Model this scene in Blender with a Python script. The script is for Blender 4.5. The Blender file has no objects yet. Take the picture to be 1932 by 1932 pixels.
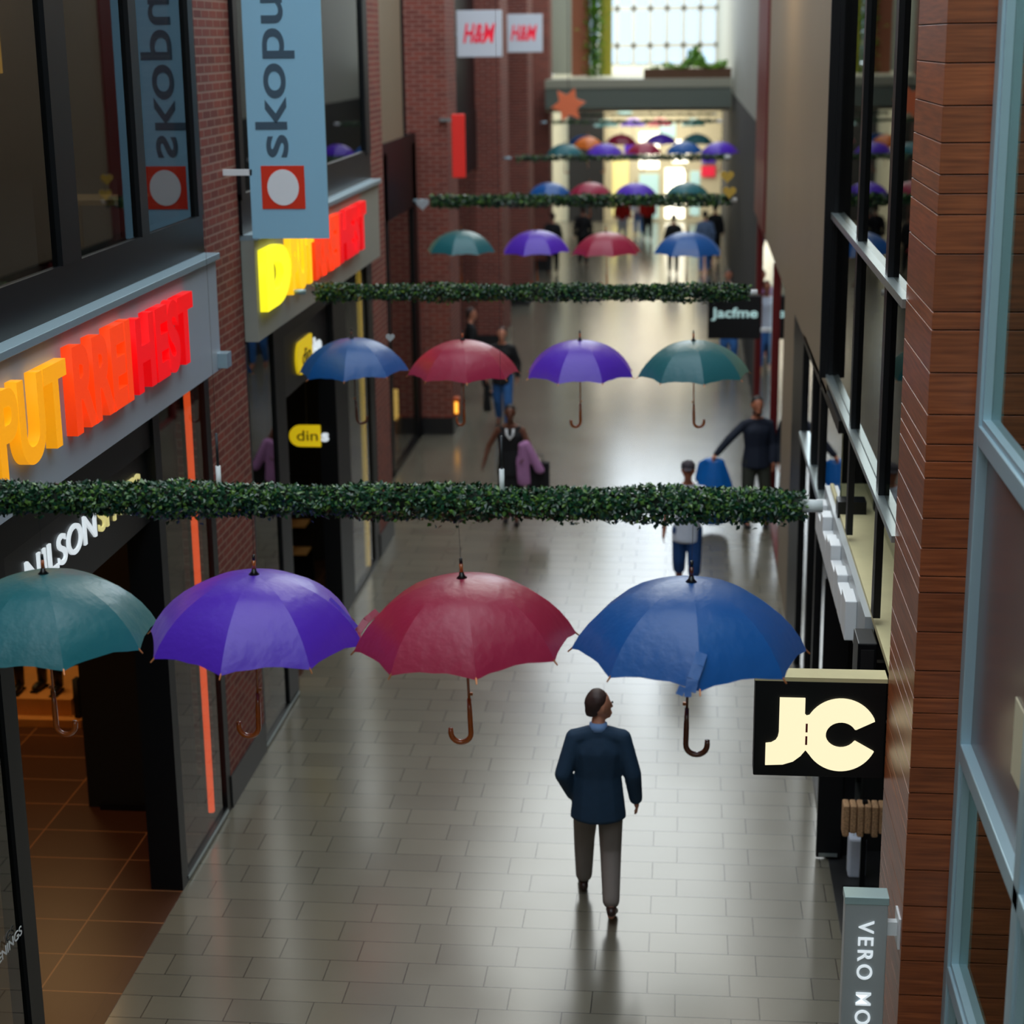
import bpy, bmesh, math, random
from mathutils import Vector, Matrix
PI = math.pi
random.seed(7)
sc = bpy.context.scene
COL = sc.collection

# ------------------------------------------------------------------ camera
cam_d = bpy.data.cameras.new('camera')
cam = bpy.data.objects.new('camera', cam_d)
COL.objects.link(cam)
cam_d.sensor_width = 36.0
cam_d.lens = 36.0 * 3340.45 / 1932.0
cam_d.clip_start = 0.1
cam_d.clip_end = 400
Rr = Vector((0.995354106607317, 0.09557850079073443, -0.011616912091657328))
Rd = Vector((0.013448425134061618, -0.2574854475756113, -0.9661885862233112))
Rf = Vector((-0.09533804236171024, 0.961543547881937, -0.2575745779483178))
m = Matrix.Identity(4)
for i in range(3):
    m[i][0] = Rr[i]; m[i][1] = -Rd[i]; m[i][2] = -Rf[i]
m[2][3] = 6.5
cam.matrix_world = m
cam_d.dof.use_dof = True
cam_d.dof.focus_distance = 10.4
cam_d.dof.aperture_fstop = 1.55
sc.camera = cam

# ------------------------------------------------------------------ world and lights
sc.view_settings.view_transform = 'Standard'
sc.view_settings.look = 'None'
sc.view_settings.gamma = 1
sc.view_settings.use_curve_mapping = False
sc.view_settings.exposure = 0.0
world = bpy.data.worlds.new('sky')
sc.world = world
world.use_nodes = True
wn = world.node_tree.nodes; wl = world.node_tree.links
for n in list(wn): wn.remove(n)
wo = wn.new('ShaderNodeOutputWorld'); wb = wn.new('ShaderNodeBackground')
wtc = wn.new('ShaderNodeTexCoord'); wsep = wn.new('ShaderNodeSeparateXYZ')
wr = wn.new('ShaderNodeMapRange'); wramp = wn.new('ShaderNodeValToRGB')
wl.new(wtc.outputs['Generated'], wsep.inputs[0])
wl.new(wsep.outputs['Y'], wr.inputs[0])
wr.inputs[1].default_value = -0.6; wr.inputs[2].default_value = 1.0
wramp.color_ramp.elements[0].color = (0.80, 0.90, 1.0, 1)
wramp.color_ramp.elements[1].color = (1.7, 2.0, 2.3, 1)
for pos, colr in ((0.70, (0.85, 0.90, 0.92, 1)), (0.90, (1.15, 1.15, 1.05, 1)), (0.945, (1.38, 1.46, 1.45, 1))):
    el = wramp.color_ramp.elements.new(pos); el.color = colr
wl.new(wr.outputs[0], wramp.inputs[0])
wl.new(wramp.outputs[0], wb.inputs['Color'])
wb.inputs['Strength'].default_value = 3.0
wl.new(wb.outputs[0], wo.inputs[0])

# ------------------------------------------------------------------ materials
def srgb(r, g, b):
    f = lambda c: c / 12.92 if c <= 0.04045 else ((c + 0.055) / 1.055) ** 2.4
    return (f(r / 255), f(g / 255), f(b / 255), 1)

def mat(name, col, rough=0.6, metal=0.0, spec=0.5, emit=None, es=1.0, noise=0.0, nscale=8, bump=0.0, coat=0.0):
    mt = bpy.data.materials.new(name); mt.use_nodes = True
    nt = mt.node_tree; b = nt.nodes['Principled BSDF']
    b.inputs['Roughness'].default_value = rough
    b.inputs['Metallic'].default_value = metal
    b.inputs['Specular IOR Level'].default_value = spec
    b.inputs['Coat Weight'].default_value = coat
    b.inputs['Coat Roughness'].default_value = 0.15
    tc = nt.nodes.new('ShaderNodeTexCoord')
    nz = nt.nodes.new('ShaderNodeTexNoise'); nz.inputs['Scale'].default_value = nscale
    nz.inputs['Detail'].default_value = 5
    nt.links.new(tc.outputs['Object'], nz.inputs['Vector'])
    mx = nt.nodes.new('ShaderNodeMix'); mx.data_type = 'RGBA'
    k = 1 - noise
    mx.inputs[6].default_value = (col[0] * k, col[1] * k, col[2] * k, 1)
    k = 1 + noise
    mx.inputs[7].default_value = (min(1, col[0] * k), min(1, col[1] * k), min(1, col[2] * k), 1)
    nt.links.new(nz.outputs['Fac'], mx.inputs[0])
    nt.links.new(mx.outputs[2], b.inputs['Base Color'])
    if bump:
        bp = nt.nodes.new('ShaderNodeBump'); bp.inputs['Strength'].default_value = bump
        bp.inputs['Distance'].default_value = 0.01
        nt.links.new(nz.outputs['Fac'], bp.inputs['Height']); nt.links.new(bp.outputs[0], b.inputs['Normal'])
    if emit:
        b.inputs['Emission Color'].default_value = emit
        b.inputs['Emission Strength'].default_value = es
    return mt

def glass_mat(name, tint=(0.75, 0.8, 0.8, 1), ior=1.7, rough=0.0, gcol=(1, 1, 1, 1)):
    mt = bpy.data.materials.new(name); mt.use_nodes = True
    nt = mt.node_tree
    for n in list(nt.nodes): nt.nodes.remove(n)
    o = nt.nodes.new('ShaderNodeOutputMaterial'); mx = nt.nodes.new('ShaderNodeMixShader')
    tr = nt.nodes.new('ShaderNodeBsdfTransparent'); gl = nt.nodes.new('ShaderNodeBsdfGlossy')
    tr.inputs[0].default_value = tint; gl.inputs['Roughness'].default_value = rough
    gl.inputs['Color'].default_value = gcol
    f0 = ((ior - 1) / (ior + 1)) ** 2
    geo = nt.nodes.new('ShaderNodeNewGeometry')
    dt = nt.nodes.new('ShaderNodeVectorMath'); dt.operation = 'DOT_PRODUCT'
    nt.links.new(geo.outputs['Normal'], dt.inputs[0]); nt.links.new(geo.outputs['Incoming'], dt.inputs[1])
    def mth(op, x, y=None):
        q = nt.nodes.new('ShaderNodeMath'); q.operation = op
        for i, v in enumerate((x, y)):
            if v is None: continue
            if isinstance(v, (int, float)): q.inputs[i].default_value = v
            else: nt.links.new(v, q.inputs[i])
        return q.outputs[0]
    c = mth('ABSOLUTE', dt.outputs['Value'])
    p5 = mth('POWER', mth('SUBTRACT', 1.0, c), 5.0)
    F = mth('ADD', mth('MULTIPLY', p5, 1 - f0), f0)
    F = mth('MULTIPLY', F, mth('SUBTRACT', 1.0, geo.outputs['Backfacing']))
    nt.links.new(F, mx.inputs[0])
    nt.links.new(tr.outputs[0], mx.inputs[1]); nt.links.new(gl.outputs[0], mx.inputs[2])
    nt.links.new(mx.outputs[0], o.inputs[0])
    return mt

def wall_coords(nt):
    """X+Y along the wall, Z up: fits every axis-aligned upright face."""
    tc = nt.nodes.new('ShaderNodeTexCoord'); sp = nt.nodes.new('ShaderNodeSeparateXYZ')
    ad = nt.nodes.new('ShaderNodeMath'); ad.operation = 'ADD'; cb = nt.nodes.new('ShaderNodeCombineXYZ')
    nt.links.new(tc.outputs['Object'], sp.inputs[0])
    nt.links.new(sp.outputs[0], ad.inputs[0]); nt.links.new(sp.outputs[1], ad.inputs[1])
    nt.links.new(ad.outputs[0], cb.inputs[0]); nt.links.new(sp.outputs[2], cb.inputs[1])
    return cb.outputs[0], tc

def brick_mat(name, c1, c2, mortar, bw, rh, ms, rough=0.8, floor=False, offset=0.5, bump=0.4, var=0.15, spec=0.5, rvar=0.0):
    mt = bpy.data.materials.new(name); mt.use_nodes = True
    nt = mt.node_tree; b = nt.nodes['Principled BSDF']
    if floor:
        tc = nt.nodes.new('ShaderNodeTexCoord'); v = tc.outputs['Object']
    else:
        v, tc = wall_coords(nt)
    br = nt.nodes.new('ShaderNodeTexBrick')
    br.inputs['Scale'].default_value = 1.0
    br.inputs['Brick Width'].default_value = bw; br.inputs['Row Height'].default_value = rh
    br.inputs['Mortar Size'].default_value = ms; br.inputs['Mortar Smooth'].default_value = 0.2
    br.inputs['Bias'].default_value = 0.0
    br.inputs['Color1'].default_value = c1; br.inputs['Color2'].default_value = c2
    br.inputs['Mortar'].default_value = mortar
    br.offset = offset; br.offset_frequency = 2
    nt.links.new(v, br.inputs['Vector'])
    nz = nt.nodes.new('ShaderNodeTexNoise'); nz.inputs['Scale'].default_value = 1.6; nz.inputs['Detail'].default_value = 6
    nt.links.new(tc.outputs['Object'], nz.inputs['Vector'])
    mr = nt.nodes.new('ShaderNodeMapRange'); mr.inputs[3].default_value = 1 - var; mr.inputs[4].default_value = 1 + var
    nt.links.new(nz.outputs['Fac'], mr.inputs[0])
    mx = nt.nodes.new('ShaderNodeVectorMath'); mx.operation = 'SCALE'
    nt.links.new(br.outputs['Color'], mx.inputs[0]); nt.links.new(mr.outputs[0], mx.inputs['Scale'])
    nt.links.new(mx.outputs[0], b.inputs['Base Color'])
    b.inputs['Specular IOR Level'].default_value = spec
    rr = nt.nodes.new('ShaderNodeMapRange'); rr.inputs[3].default_value = rough - rvar; rr.inputs[4].default_value = rough + rvar
    nt.links.new(nz.outputs['Fac'], rr.inputs[0]); nt.links.new(rr.outputs[0], b.inputs['Roughness'])
    bp = nt.nodes.new('ShaderNodeBump'); bp.inputs['Strength'].default_value = bump; bp.inputs['Distance'].default_value = 0.004
    bp.invert = True
    nt.links.new(br.outputs['Fac'], bp.inputs['Height']); nt.links.new(bp.outputs[0], b.inputs['Normal'])
    return mt

def fabric_mat(name, col, lite):
    mt = bpy.data.materials.new(name); mt.use_nodes = True
    nt = mt.node_tree; b = nt.nodes['Principled BSDF']; o = nt.nodes['Material Output']
    tc = nt.nodes.new('ShaderNodeTexCoord')
    wv = nt.nodes.new('ShaderNodeTexNoise'); wv.inputs['Scale'].default_value = 14; wv.inputs['Detail'].default_value = 3
    nt.links.new(tc.outputs['Object'], wv.inputs['Vector'])
    b.inputs['Base Color'].default_value = col
    b.inputs['Roughness'].default_value = 0.36
    b.inputs['Specular IOR Level'].default_value = 0.65
    b.inputs['Sheen Weight'].default_value = 0.4
    b.inputs['Sheen Tint'].default_value = lite
    b.inputs['Sheen Roughness'].default_value = 0.4
    bp = nt.nodes.new('ShaderNodeBump'); bp.inputs['Strength'].default_value = 0.25; bp.inputs['Distance'].default_value = 0.02
    nt.links.new(wv.outputs['Fac'], bp.inputs['Height']); nt.links.new(bp.outputs[0], b.inputs['Normal'])
    tl = nt.nodes.new('ShaderNodeBsdfTranslucent'); tl.inputs[0].default_value = col
    mx = nt.nodes.new('ShaderNodeMixShader'); mx.inputs[0].default_value = 0.22
    nt.links.new(b.outputs[0], mx.inputs[1]); nt.links.new(tl.outputs[0], mx.inputs[2]); nt.links.new(mx.outputs[0], o.inputs[0])
    return mt

def wood_clad(name):
    mt = bpy.data.materials.new(name); mt.use_nodes = True
    nt = mt.node_tree; b = nt.nodes['Principled BSDF']
    tc = nt.nodes.new('ShaderNodeTexCoord'); mp = nt.nodes.new('ShaderNodeMapping')
    mp.inputs['Scale'].default_value = (1.2, 1.2, 26)
    nz = nt.nodes.new('ShaderNodeTexNoise'); nz.inputs['Scale'].default_value = 2.2; nz.inputs['Detail'].default_value = 8
    nt.links.new(tc.outputs['Object'], mp.inputs[0]); nt.links.new(mp.outputs[0], nz.inputs['Vector'])
    cr = nt.nodes.new('ShaderNodeValToRGB')
    cr.color_ramp.elements[0].position = 0.3; cr.color_ramp.elements[0].color = srgb(112, 52, 22)
    cr.color_ramp.elements[1].position = 0.75; cr.color_ramp.elements[1].color = srgb(172, 92, 48)
    nt.links.new(nz.outputs['Fac'], cr.inputs[0])
    oi = nt.nodes.new('ShaderNodeNewGeometry')
    mr = nt.nodes.new('ShaderNodeMapRange'); mr.inputs[3].default_value = 0.85; mr.inputs[4].default_value = 1.15
    nt.links.new(oi.outputs['Random Per Island'], mr.inputs[0])
    sv = nt.nodes.new('ShaderNodeVectorMath'); sv.operation = 'SCALE'
    nt.links.new(cr.outputs[0], sv.inputs[0]); nt.links.new(mr.outputs[0], sv.inputs['Scale'])
    nt.links.new(sv.outputs[0], b.inputs['Base Color'])
    b.inputs['Roughness'].default_value = 0.36
    b.inputs['Specular IOR Level'].default_value = 0.7
    return mt

def leaf_mat(name):
    mt = bpy.data.materials.new(name); mt.use_nodes = True
    nt = mt.node_tree; b = nt.nodes['Principled BSDF']; 
    g = nt.nodes.new('ShaderNodeNewGeometry'); cr = nt.nodes.new('ShaderNodeValToRGB')
    cr.color_ramp.elements[0].color = srgb(14, 46, 32); cr.color_ramp.elements[1].color = srgb(96, 132, 50)
    e = cr.color_ramp.elements.new(0.6); e.color = srgb(24, 74, 46)
    nt.links.new(g.outputs['Random Per Island'], cr.inputs[0]); nt.links.new(cr.outputs[0], b.inputs['Base Color'])
    b.inputs['Roughness'].default_value = 0.3
    b.inputs['Specular IOR Level'].default_value = 0.6
    return mt

M = dict(
    floor=brick_mat('stone_floor_tiles', srgb(112, 108, 94), srgb(102, 98, 86), srgb(52, 49, 42), 0.58, 0.295, 0.0045, 0.20, True, 0.34, 0.5, 0.06, 1.0, 0.03),
    shopfloor=brick_mat('brown_shop_tiles', srgb(78, 48, 30), srgb(70, 43, 28), srgb(150, 104, 66), 0.9, 0.52, 0.007, 0.35, True, 0.0, 0.3, 0.15),
    brick=brick_mat('red_brick', srgb(138, 62, 48), srgb(112, 48, 40), srgb(150, 112, 98), 0.235, 0.072, 0.010, 0.75, False, 0.5, 0.6, 0.15),
    black=mat('black_frame_metal', srgb(15, 17, 20), 0.4, 0.0, 0.3),
    blackmatte=mat('black_interior', srgb(14, 13, 12), 0.8),
    plinth=mat('dark_plinth', srgb(34, 34, 35), 0.4),
    fascia=mat('silver_fascia_panel', srgb(178, 190, 204), 0.42, 0.0, 0.5, noise=0.03),
    trim=mat('pale_blue_aluminium', srgb(158, 184, 196), 0.35, 0.35, 0.5, noise=0.02),
    alu=mat('window_aluminium', srgb(172, 202, 214), 0.38, 0.3, 0.5, noise=0.02),
    tan=mat('taupe_wall_panel', srgb(146, 132, 110), 0.5, 0.0, 0.4, noise=0.08, nscale=0.8),
    grey=mat('grey_render', srgb(158, 160, 150), 0.6, noise=0.05),
    darkred=mat('dark_red_panel', srgb(104, 14, 16), 0.45),
    glass=glass_mat('shopfront_glass', (0.55, 0.6, 0.58, 1), 2.3),
    glass_up=glass_mat('upper_glass', (0.3, 0.33, 0.33, 1), 1.75), glass_r=glass_mat('grey_glass', (0.3, 0.33, 0.33, 1), 2.0, 0.0, (.5, .5, .47, 1)),
    glass_green=glass_mat('green_tinted_glass', (0.35, 0.48, 0.42, 1), 1.5),
    spandrel=mat('mauve_spandrel_panel', srgb(112, 98, 98), 0.25, 0, 0.5, noise=0.03, nscale=2),
    cream=mat('cream_wall', srgb(214, 206, 176), 0.6, noise=0.04),
    dust=mat('dusty_cream_ledge', srgb(206, 196, 150), 0.7, noise=0.12, nscale=5),
    wood=wood_clad('stained_timber_boards'),
    leaf=leaf_mat('small_glossy_leaves'),
    stem=mat('dark_stem', srgb(24, 34, 22), 0.8),
    steel=mat('brushed_steel', srgb(176, 190, 192), 0.3, 0.8),
    wire=mat('thin_wire', srgb(60, 62, 66), 0.5, 0.5),
    white=mat('white_plastic', srgb(232, 236, 238), 0.4),
    handle=mat('varnished_wood', srgb(182, 88, 28), 0.18, 0, 0.6, noise=0.25, nscale=30, coat=0.6),
    handledark=mat('dark_varnished_wood', srgb(96, 42, 22), 0.18, 0, 0.6, noise=0.25, nscale=30, coat=0.6),
    blacktip=mat('black_tip', srgb(12, 12, 14), 0.3),
    brass=mat('copper_tip', srgb(190, 120, 74), 0.35, 0.6),
    banner=mat('light_blue_banner', srgb(150, 200, 226), 0.6, 0, 0.3, noise=0.03, nscale=1),
    inkgrey=mat('grey_blue_ink', srgb(66, 90, 108), 0.6),
    logored=mat('orange_red_ink', srgb(228, 52, 20), 0.5),
    logowhite=mat('white_ink', srgb(240, 244, 248), 0.5),
    e_yel=mat('amber_lit_letters', srgb(240, 150, 10), 0.4, emit=srgb(240, 160, 16), es=0.75),
    e_org=mat('orange_lit_letters', srgb(240, 60, 10), 0.4, emit=srgb(240, 62, 12), es=0.75),
    e_red=mat('red_lit_letters', srgb(225, 8, 10), 0.4, emit=srgb(228, 4, 12), es=0.75),
    e_lem=mat('lemon_lit_letters', srgb(255, 240, 30), 0.4, emit=srgb(255, 246, 40), es=0.95),
    e_gold=mat('gold_lit_letters', srgb(250, 190, 20), 0.4, emit=srgb(252, 196, 24), es=0.9),
    neon=mat('orange_neon', srgb(240, 80, 30), 0.4, emit=srgb(252, 84, 34), es=2.6),
    neony=mat('yellow_light_strip', srgb(200, 160, 60), 0.4, emit=srgb(214, 168, 60), es=1.2),
    e_white=mat('white_lit_letters', srgb(230, 236, 240), 0.4, emit=srgb(222, 232, 238), es=0.7),
    e_cream=mat('pale_yellow_lit_letters', srgb(230, 220, 150), 0.4, emit=srgb(226, 214, 140), es=0.6),
    e_jc=mat('warm_white_lightbox', srgb(120, 108, 84), 0.4, emit=srgb(255, 243, 200), es=1.0),
    e_win=mat('bright_lit_window', srgb(250, 246, 226), 0.4, emit=srgb(252, 247, 226), es=3.0),
    e_warm=mat('warm_lit_display', srgb(250, 200, 110), 0.4, emit=srgb(250, 196, 104), es=2.2),
    e_amber=mat('amber_lamp', srgb(240, 170, 60), 0.4, emit=srgb(236, 164, 58), es=2.0),
    e_teal=mat('soft_lit_mint', srgb(180, 214, 210), 0.4, emit=srgb(170, 206, 206), es=0.6),
    boxwhite=mat('sign_white', srgb(206, 214, 224), 0.5, emit=srgb(206, 214, 224), es=0.18),
    hmred=mat('sign_red', srgb(226, 40, 70), 0.5, emit=srgb(226, 40, 70), es=0.35),
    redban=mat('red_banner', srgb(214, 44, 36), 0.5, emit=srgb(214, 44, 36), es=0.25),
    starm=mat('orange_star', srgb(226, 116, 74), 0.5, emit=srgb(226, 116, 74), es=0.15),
    yellow=mat('sunny_yellow', srgb(232, 200, 30), 0.4, emit=srgb(240, 206, 26), es=0.5),
    orange=mat('alarm_orange', srgb(214, 92, 26), 0.5),
    oak=mat('display_oak', srgb(206, 150, 86), 0.45, noise=0.15, nscale=12),
    boot=mat('black_leather', srgb(16, 13, 12), 0.4),
    bootbrown=mat('brown_leather', srgb(86, 34, 20), 0.4),
    silver=mat('silver_post_box', srgb(176, 182, 184), 0.35, 0.0),
    silvertop=mat('silver_cap', srgb(178, 204, 206), 0.35, 0.3),
    heartgold=mat('gold_heart_highlight', srgb(200, 168, 74), 0.4, 0.2),
    heartwhite=mat('silver_heart_highlight', srgb(190, 200, 206), 0.4, 0.2),
    leopard=mat('spotted_fabric', srgb(204, 150, 110), 0.8, noise=0.95, nscale=90),
    sk=mat('skin', srgb(206, 140, 112), 0.5), skd=mat('dark_skin', srgb(104, 62, 44), 0.5),
    skt=mat('tanned_skin', srgb(178, 112, 84), 0.5),
    hair=mat('brown_hair', srgb(58, 38, 34), 0.6, noise=0.3, nscale=60), hairb=mat('black_hair', srgb(20, 16, 15), 0.6),
    navy=mat('navy_wool', srgb(22, 52, 78), 0.8, noise=0.15, nscale=20),
    shirtblue=mat('pale_blue_shirt', srgb(120, 156, 208), 0.7),
    trous=mat('taupe_trousers', srgb(126, 116, 110), 0.8, noise=0.1, nscale=12),
    shoe=mat('dark_brown_shoe', srgb(54, 36, 32), 0.35),
    blackc=mat('black_cloth', srgb(14, 15, 18), 0.8),
    mauve=mat('mauve_jacket', srgb(176, 124, 172), 0.8, noise=0.15, nscale=10),
    tee=mat('white_cotton', srgb(214, 224, 240), 0.8, noise=0.08, nscale=14),
    denim=mat('blue_denim', srgb(22, 70, 130), 0.8, noise=0.2, nscale=14),
    denimp=mat('light_denim', srgb(50, 104, 168), 0.8, noise=0.2, nscale=14),
    cap=mat('grey_cap', srgb(62, 58, 66), 0.8),
    sweater=mat('dark_navy_sweater', srgb(14, 26, 46), 0.8), olive=mat('olive_trousers', srgb(52, 56, 46), 0.8),
    bagblue=mat('blue_plastic_bag', srgb(10, 104, 190), 0.35, 0, 0.5, noise=0.25, nscale=6),
    redc=mat('red_cloth', srgb(190, 24, 20), 0.8), greyc=mat('blue_grey_cloth', srgb(96, 118, 150), 0.8),
    beard=mat('dark_beard', srgb(24, 16, 14), 0.8),
    green=fabric_mat('green_canopy', srgb(32, 112, 122), srgb(190, 210, 150)),
    purple=fabric_mat('purple_canopy', srgb(92, 46, 204), srgb(190, 130, 220)),
    red=fabric_mat('crimson_canopy', srgb(170, 34, 72), srgb(230, 100, 90)),
    blue=fabric_mat('blue_canopy', srgb(20, 92, 170), srgb(110, 150, 210)),
    orangef=fabric_mat('orange_canopy', srgb(230, 120, 40), srgb(230, 160, 90)),
    plant=leaf_mat('bright_plant_leaves'),
    planter=mat('brown_planter', srgb(84, 54, 32), 0.7),
    brickplain=mat('warm_brick_render', srgb(142, 84, 58), 0.8, noise=0.1),
    yellowwall=mat('yellow_green_wall', srgb(170, 160, 50), 0.7),
    beam=mat('grey_bridge_panel', srgb(96, 104, 94), 0.5), beamtop=mat('bridge_top_band', srgb(150, 148, 130), 0.5),
    mull=mat('pale_mullion', srgb(206, 198, 178), 0.5),
)
cr = M['plant'].node_tree.nodes['Color Ramp'] if 'Color Ramp' in M['plant'].node_tree.nodes else None
for n in M['plant'].node_tree.nodes:
    if n.type == 'VALTORGB':
        n.color_ramp.elements[0].color = srgb(44, 92, 20); n.color_ramp.elements[1].color = srgb(120, 176, 60); n.color_ramp.elements[2].color = srgb(130, 170, 60)

# ------------------------------------------------------------------ helpers
def obj(name, bm, mt, parent=None, smooth=False):
    me = bpy.data.meshes.new(name)
    if isinstance(bm, bpy.types.Mesh): me = bm
    else:
        bm.normal_update(); bm.to_mesh(me); bm.free()
    if smooth: me.shade_smooth()
    if mt is not None and not me.materials: me.materials.append(mt)
    o = bpy.data.objects.new(name, me); COL.objects.link(o)
    if parent is not None: o.parent = parent
    return o
def tag(o, label, cat, group=None):
    o['label'] = label; o['category'] = cat
    if group: o['group'] = group
    return o
def thing(name, label, cat, loc=(0, 0, 0), rz=0, group=None):
    o = bpy.data.objects.new(name, None); COL.objects.link(o)
    o.empty_display_size = 0.1
    o.location = loc; o.rotation_euler = (0, 0, rz)
    return tag(o, label, cat, group)
def struct(name, bm, mt, parent=None, label=None):
    o = obj(name, bm, mt, parent)
    if parent is None:
        o['kind'] = 'structure'
        if label: o['label'] = label
    return o
def sthing(name, label):
    o = bpy.data.objects.new(name, None); COL.objects.link(o); o['kind'] = 'structure'; o['label'] = label
    return o
def NB(): return bmesh.new()
def box(bm, x0, x1, y0, y1, z0, z1, bev=0.0):
    vs = [bm.verts.new((x, y, z)) for x in (x0, x1) for y in (y0, y1) for z in (z0, z1)]
    fs = []
    for q in ((0, 1, 3, 2), (4, 6, 7, 5), (0, 4, 5, 1), (2, 3, 7, 6), (0, 2, 6, 4), (1, 5, 7, 3)):
        fs.append(bm.faces.new([vs[i] for i in q]))
    if bev:
        es = list({e for f in fs for e in f.edges})
        bmesh.ops.bevel(bm, geom=es, offset=bev, segments=2, affect='EDGES', profile=0.5)
    return bm
def B(*a, **k): return box(NB(), *a, **k)
def tube(bm, pts, r, seg=8, cap=True):
    pts = [Vector(p) for p in pts]; rs = r if isinstance(r, (list, tuple)) else [r] * len(pts)
    rings = []; up = None
    for i, p in enumerate(pts):
        if i == 0: d = pts[1] - p
        elif i == len(pts) - 1: d = p - pts[i - 1]
        else: d = pts[i + 1] - pts[i - 1]
        d.normalize()
        if up is None: up = Vector((0, 0, 1)) if abs(d.z) < .9 else Vector((1, 0, 0))
        a = d.cross(up)
        if a.length < 1e-4: a = d.cross(Vector((0, 1, 0)))
        a.normalize(); b = a.cross(d); up = b
        rings.append([bm.verts.new(p + (a * math.cos(t) + b * math.sin(t)) * rs[i]) for t in [2 * PI * k / seg for k in range(seg)]])
    for i in range(len(rings) - 1):
        for k in range(seg):
            bm.faces.new((rings[i][k], rings[i][(k + 1) % seg], rings[i + 1][(k + 1) % seg], rings[i + 1][k]))
    if cap:
        bm.faces.new(rings[0][::-1]); bm.faces.new(rings[-1])
    return bm
def poly_prism(bm, pts, origin, right, up, depth):
    """closed 2-D outline (right, up) extruded along right x up (towards the viewer)."""
    o = Vector(origin); r = Vector(right); u = Vector(up); n = r.cross(u)
    f = [bm.verts.new(o + r * x + u * y + n * depth) for x, y in pts]
    b = [bm.verts.new(o + r * x + u * y) for x, y in pts]
    bm.faces.new(f); bm.faces.new(b[::-1])
    for i in range(len(pts)):
        j = (i + 1) % len(pts)
        bm.faces.new((f[i], b[i], b[j], f[j]))
    bm.normal_update()
    bmesh.ops.triangulate(bm, faces=[x for x in bm.faces if len(x.verts) > 4], ngon_method='EAR_CLIP')
    return bm
def text_mesh(body, origin, right, up, w, h, depth, bold=0.012, keep=False, spacing=1.0):
    cu = bpy.data.curves.new('txt', 'FONT'); cu.body = body; cu.extrude = 0.05; cu.offset = bold
    cu.space_character = spacing
    to = bpy.data.objects.new('txt', cu); COL.objects.link(to)
    dg = bpy.context.evaluated_depsgraph_get()
    me = bpy.data.meshes.new_from_object(to.evaluated_get(dg))
    bpy.data.objects.remove(to); bpy.data.curves.remove(cu)
    xs = [v.co.x for v in me.vertices]; ys = [v.co.y for v in me.vertices]
    x0, x1, y0, y1 = min(xs), max(xs), min(ys), max(ys)
    o = Vector(origin); r = Vector(right); u = Vector(up); n = r.cross(u)
    for v in me.vertices:
        X = (v.co.x - x0) / (x1 - x0) * w; Y = (v.co.y - y0) / (y1 - y0) * h; Z = (v.co.z / 0.05 + 1) / 2 * depth
        v.co = o + r * X + u * Y + n * Z
    me.materials.clear()
    return me
def T(name, body, mt, parent, *a, **k): return obj(name, text_mesh(body, *a, **k), mt, parent)

XL, XR, XB = -3.9, 1.21, -4.47      # shopfront lines left and right, back of the left recesses

# ------------------------------------------------------------------ structure
# long promenade floor
struct('floor', B(-9, 5.2, -6, 84, -0.3, 0.0), M['floor'], label='long grey stone tile floor of the shopping street')
struct('floor.001', B(-9.2, -4.0, 2, 21.7, 0.0, 0.004), M['shopfloor'], label='dark brown tile floor inside the left shops')
f = bpy.data.objects['floor.001']; 
bm = NB(); box(bm, -4.0, XL, 9.5, 12.5, -0.05, 0.003)
struct('trim_1', bm, M['shopfloor'], label='brown tile threshold of the shoe shop')
# interior shells of the left shops, ground and upper floor
def walls(nm, lst, mt='blackmatte'):
    for q in lst: struct(nm, B(*q), M[mt])
walls('wall_left', [(-9.2, -9.0, 2, 60, 0, 12), (-9.0, -4.0, 21.7, 21.88, 0, 12), (-9.0, -4.05, 2, 21.7, 3.95, 4.87), (-9.0, -4.4, 17.15, 17.3, 0, 3.9), (-9.0, -4.0, 1.8, 2, 0, 12), (-9.0, -4.6, 29.5, 29.7, 0, 12), (-9.0, -4.6, 22, 60, 4.9, 5.1), (-9.0, -4.6, 44.6, 44.8, 0, 12)])
# right hand building core
walls('wall_right', [(5.0, 5.2, -2, 60, 0, 12), (1.5, 5.0, 13.6, 13.7, 0, 12), (2.15, 5.0, 9.7, 9.8, 0, 12), (1.3, 5.0, 15.0, 15.1, 3.8, 12), (2.2, 5.0, -2, 20, 3.76, 3.9), (1.6, 1.7, 15.0, 31, 0, 12)])
struct('floor.002', B(XR + .02, 5.0, 2, 21.5, 0.0, 0.004), M['plinth'], label='dark floor inside the right shops')

# brick columns on the left
def column(y0, y1, x0, label, top=12.0, far=False):
    t = thing('brick_column', label, 'column', (XL, (y0 + y1) / 2, 0), 0)
    h = (y1 - y0) / 2
    obj('shaft', B(x0 - XL, 0, -h, h, 0.3, top), M['brick'], t)
    obj('plinth', B(x0 - XL, 0.012, -h - .01, h + .01, 0, 0.3), M['plinth'], t)
    return t
column(14.08, 15.36, -4.3, 'dark red brick column just left of the light blue hanging banner')
column(21.9, 22.98, -4.47, 'red brick column right of the yellow light strip')
column(29.3, 30.6, XB - .1, 'red brick column with a small orange alarm light at its base')
column(38.0, 39.6, XB - .1, 'brick column behind the one with the alarm light')
column(44.5, 46.0, XB - .1, 'farthest narrow brick column on the left')
column(51.5, 52.6, XB - .1, 'brick column beside the grey far wall on the left')

# ---------------- left facade frames and glass
def pane(name, parent, x, y0, y1, z0, z1, mt, th=0.012): return obj(name, B(x - th / 2, x + th / 2, y0, y1, z0, z1), mt, parent)
def frames(name, parent, x0, x1, lst, mt=None):
    for (y0, y1, z0, z1) in lst: obj(name, B(x0, x1, y0, y1, z0, z1), mt or M['black'], parent)
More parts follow.
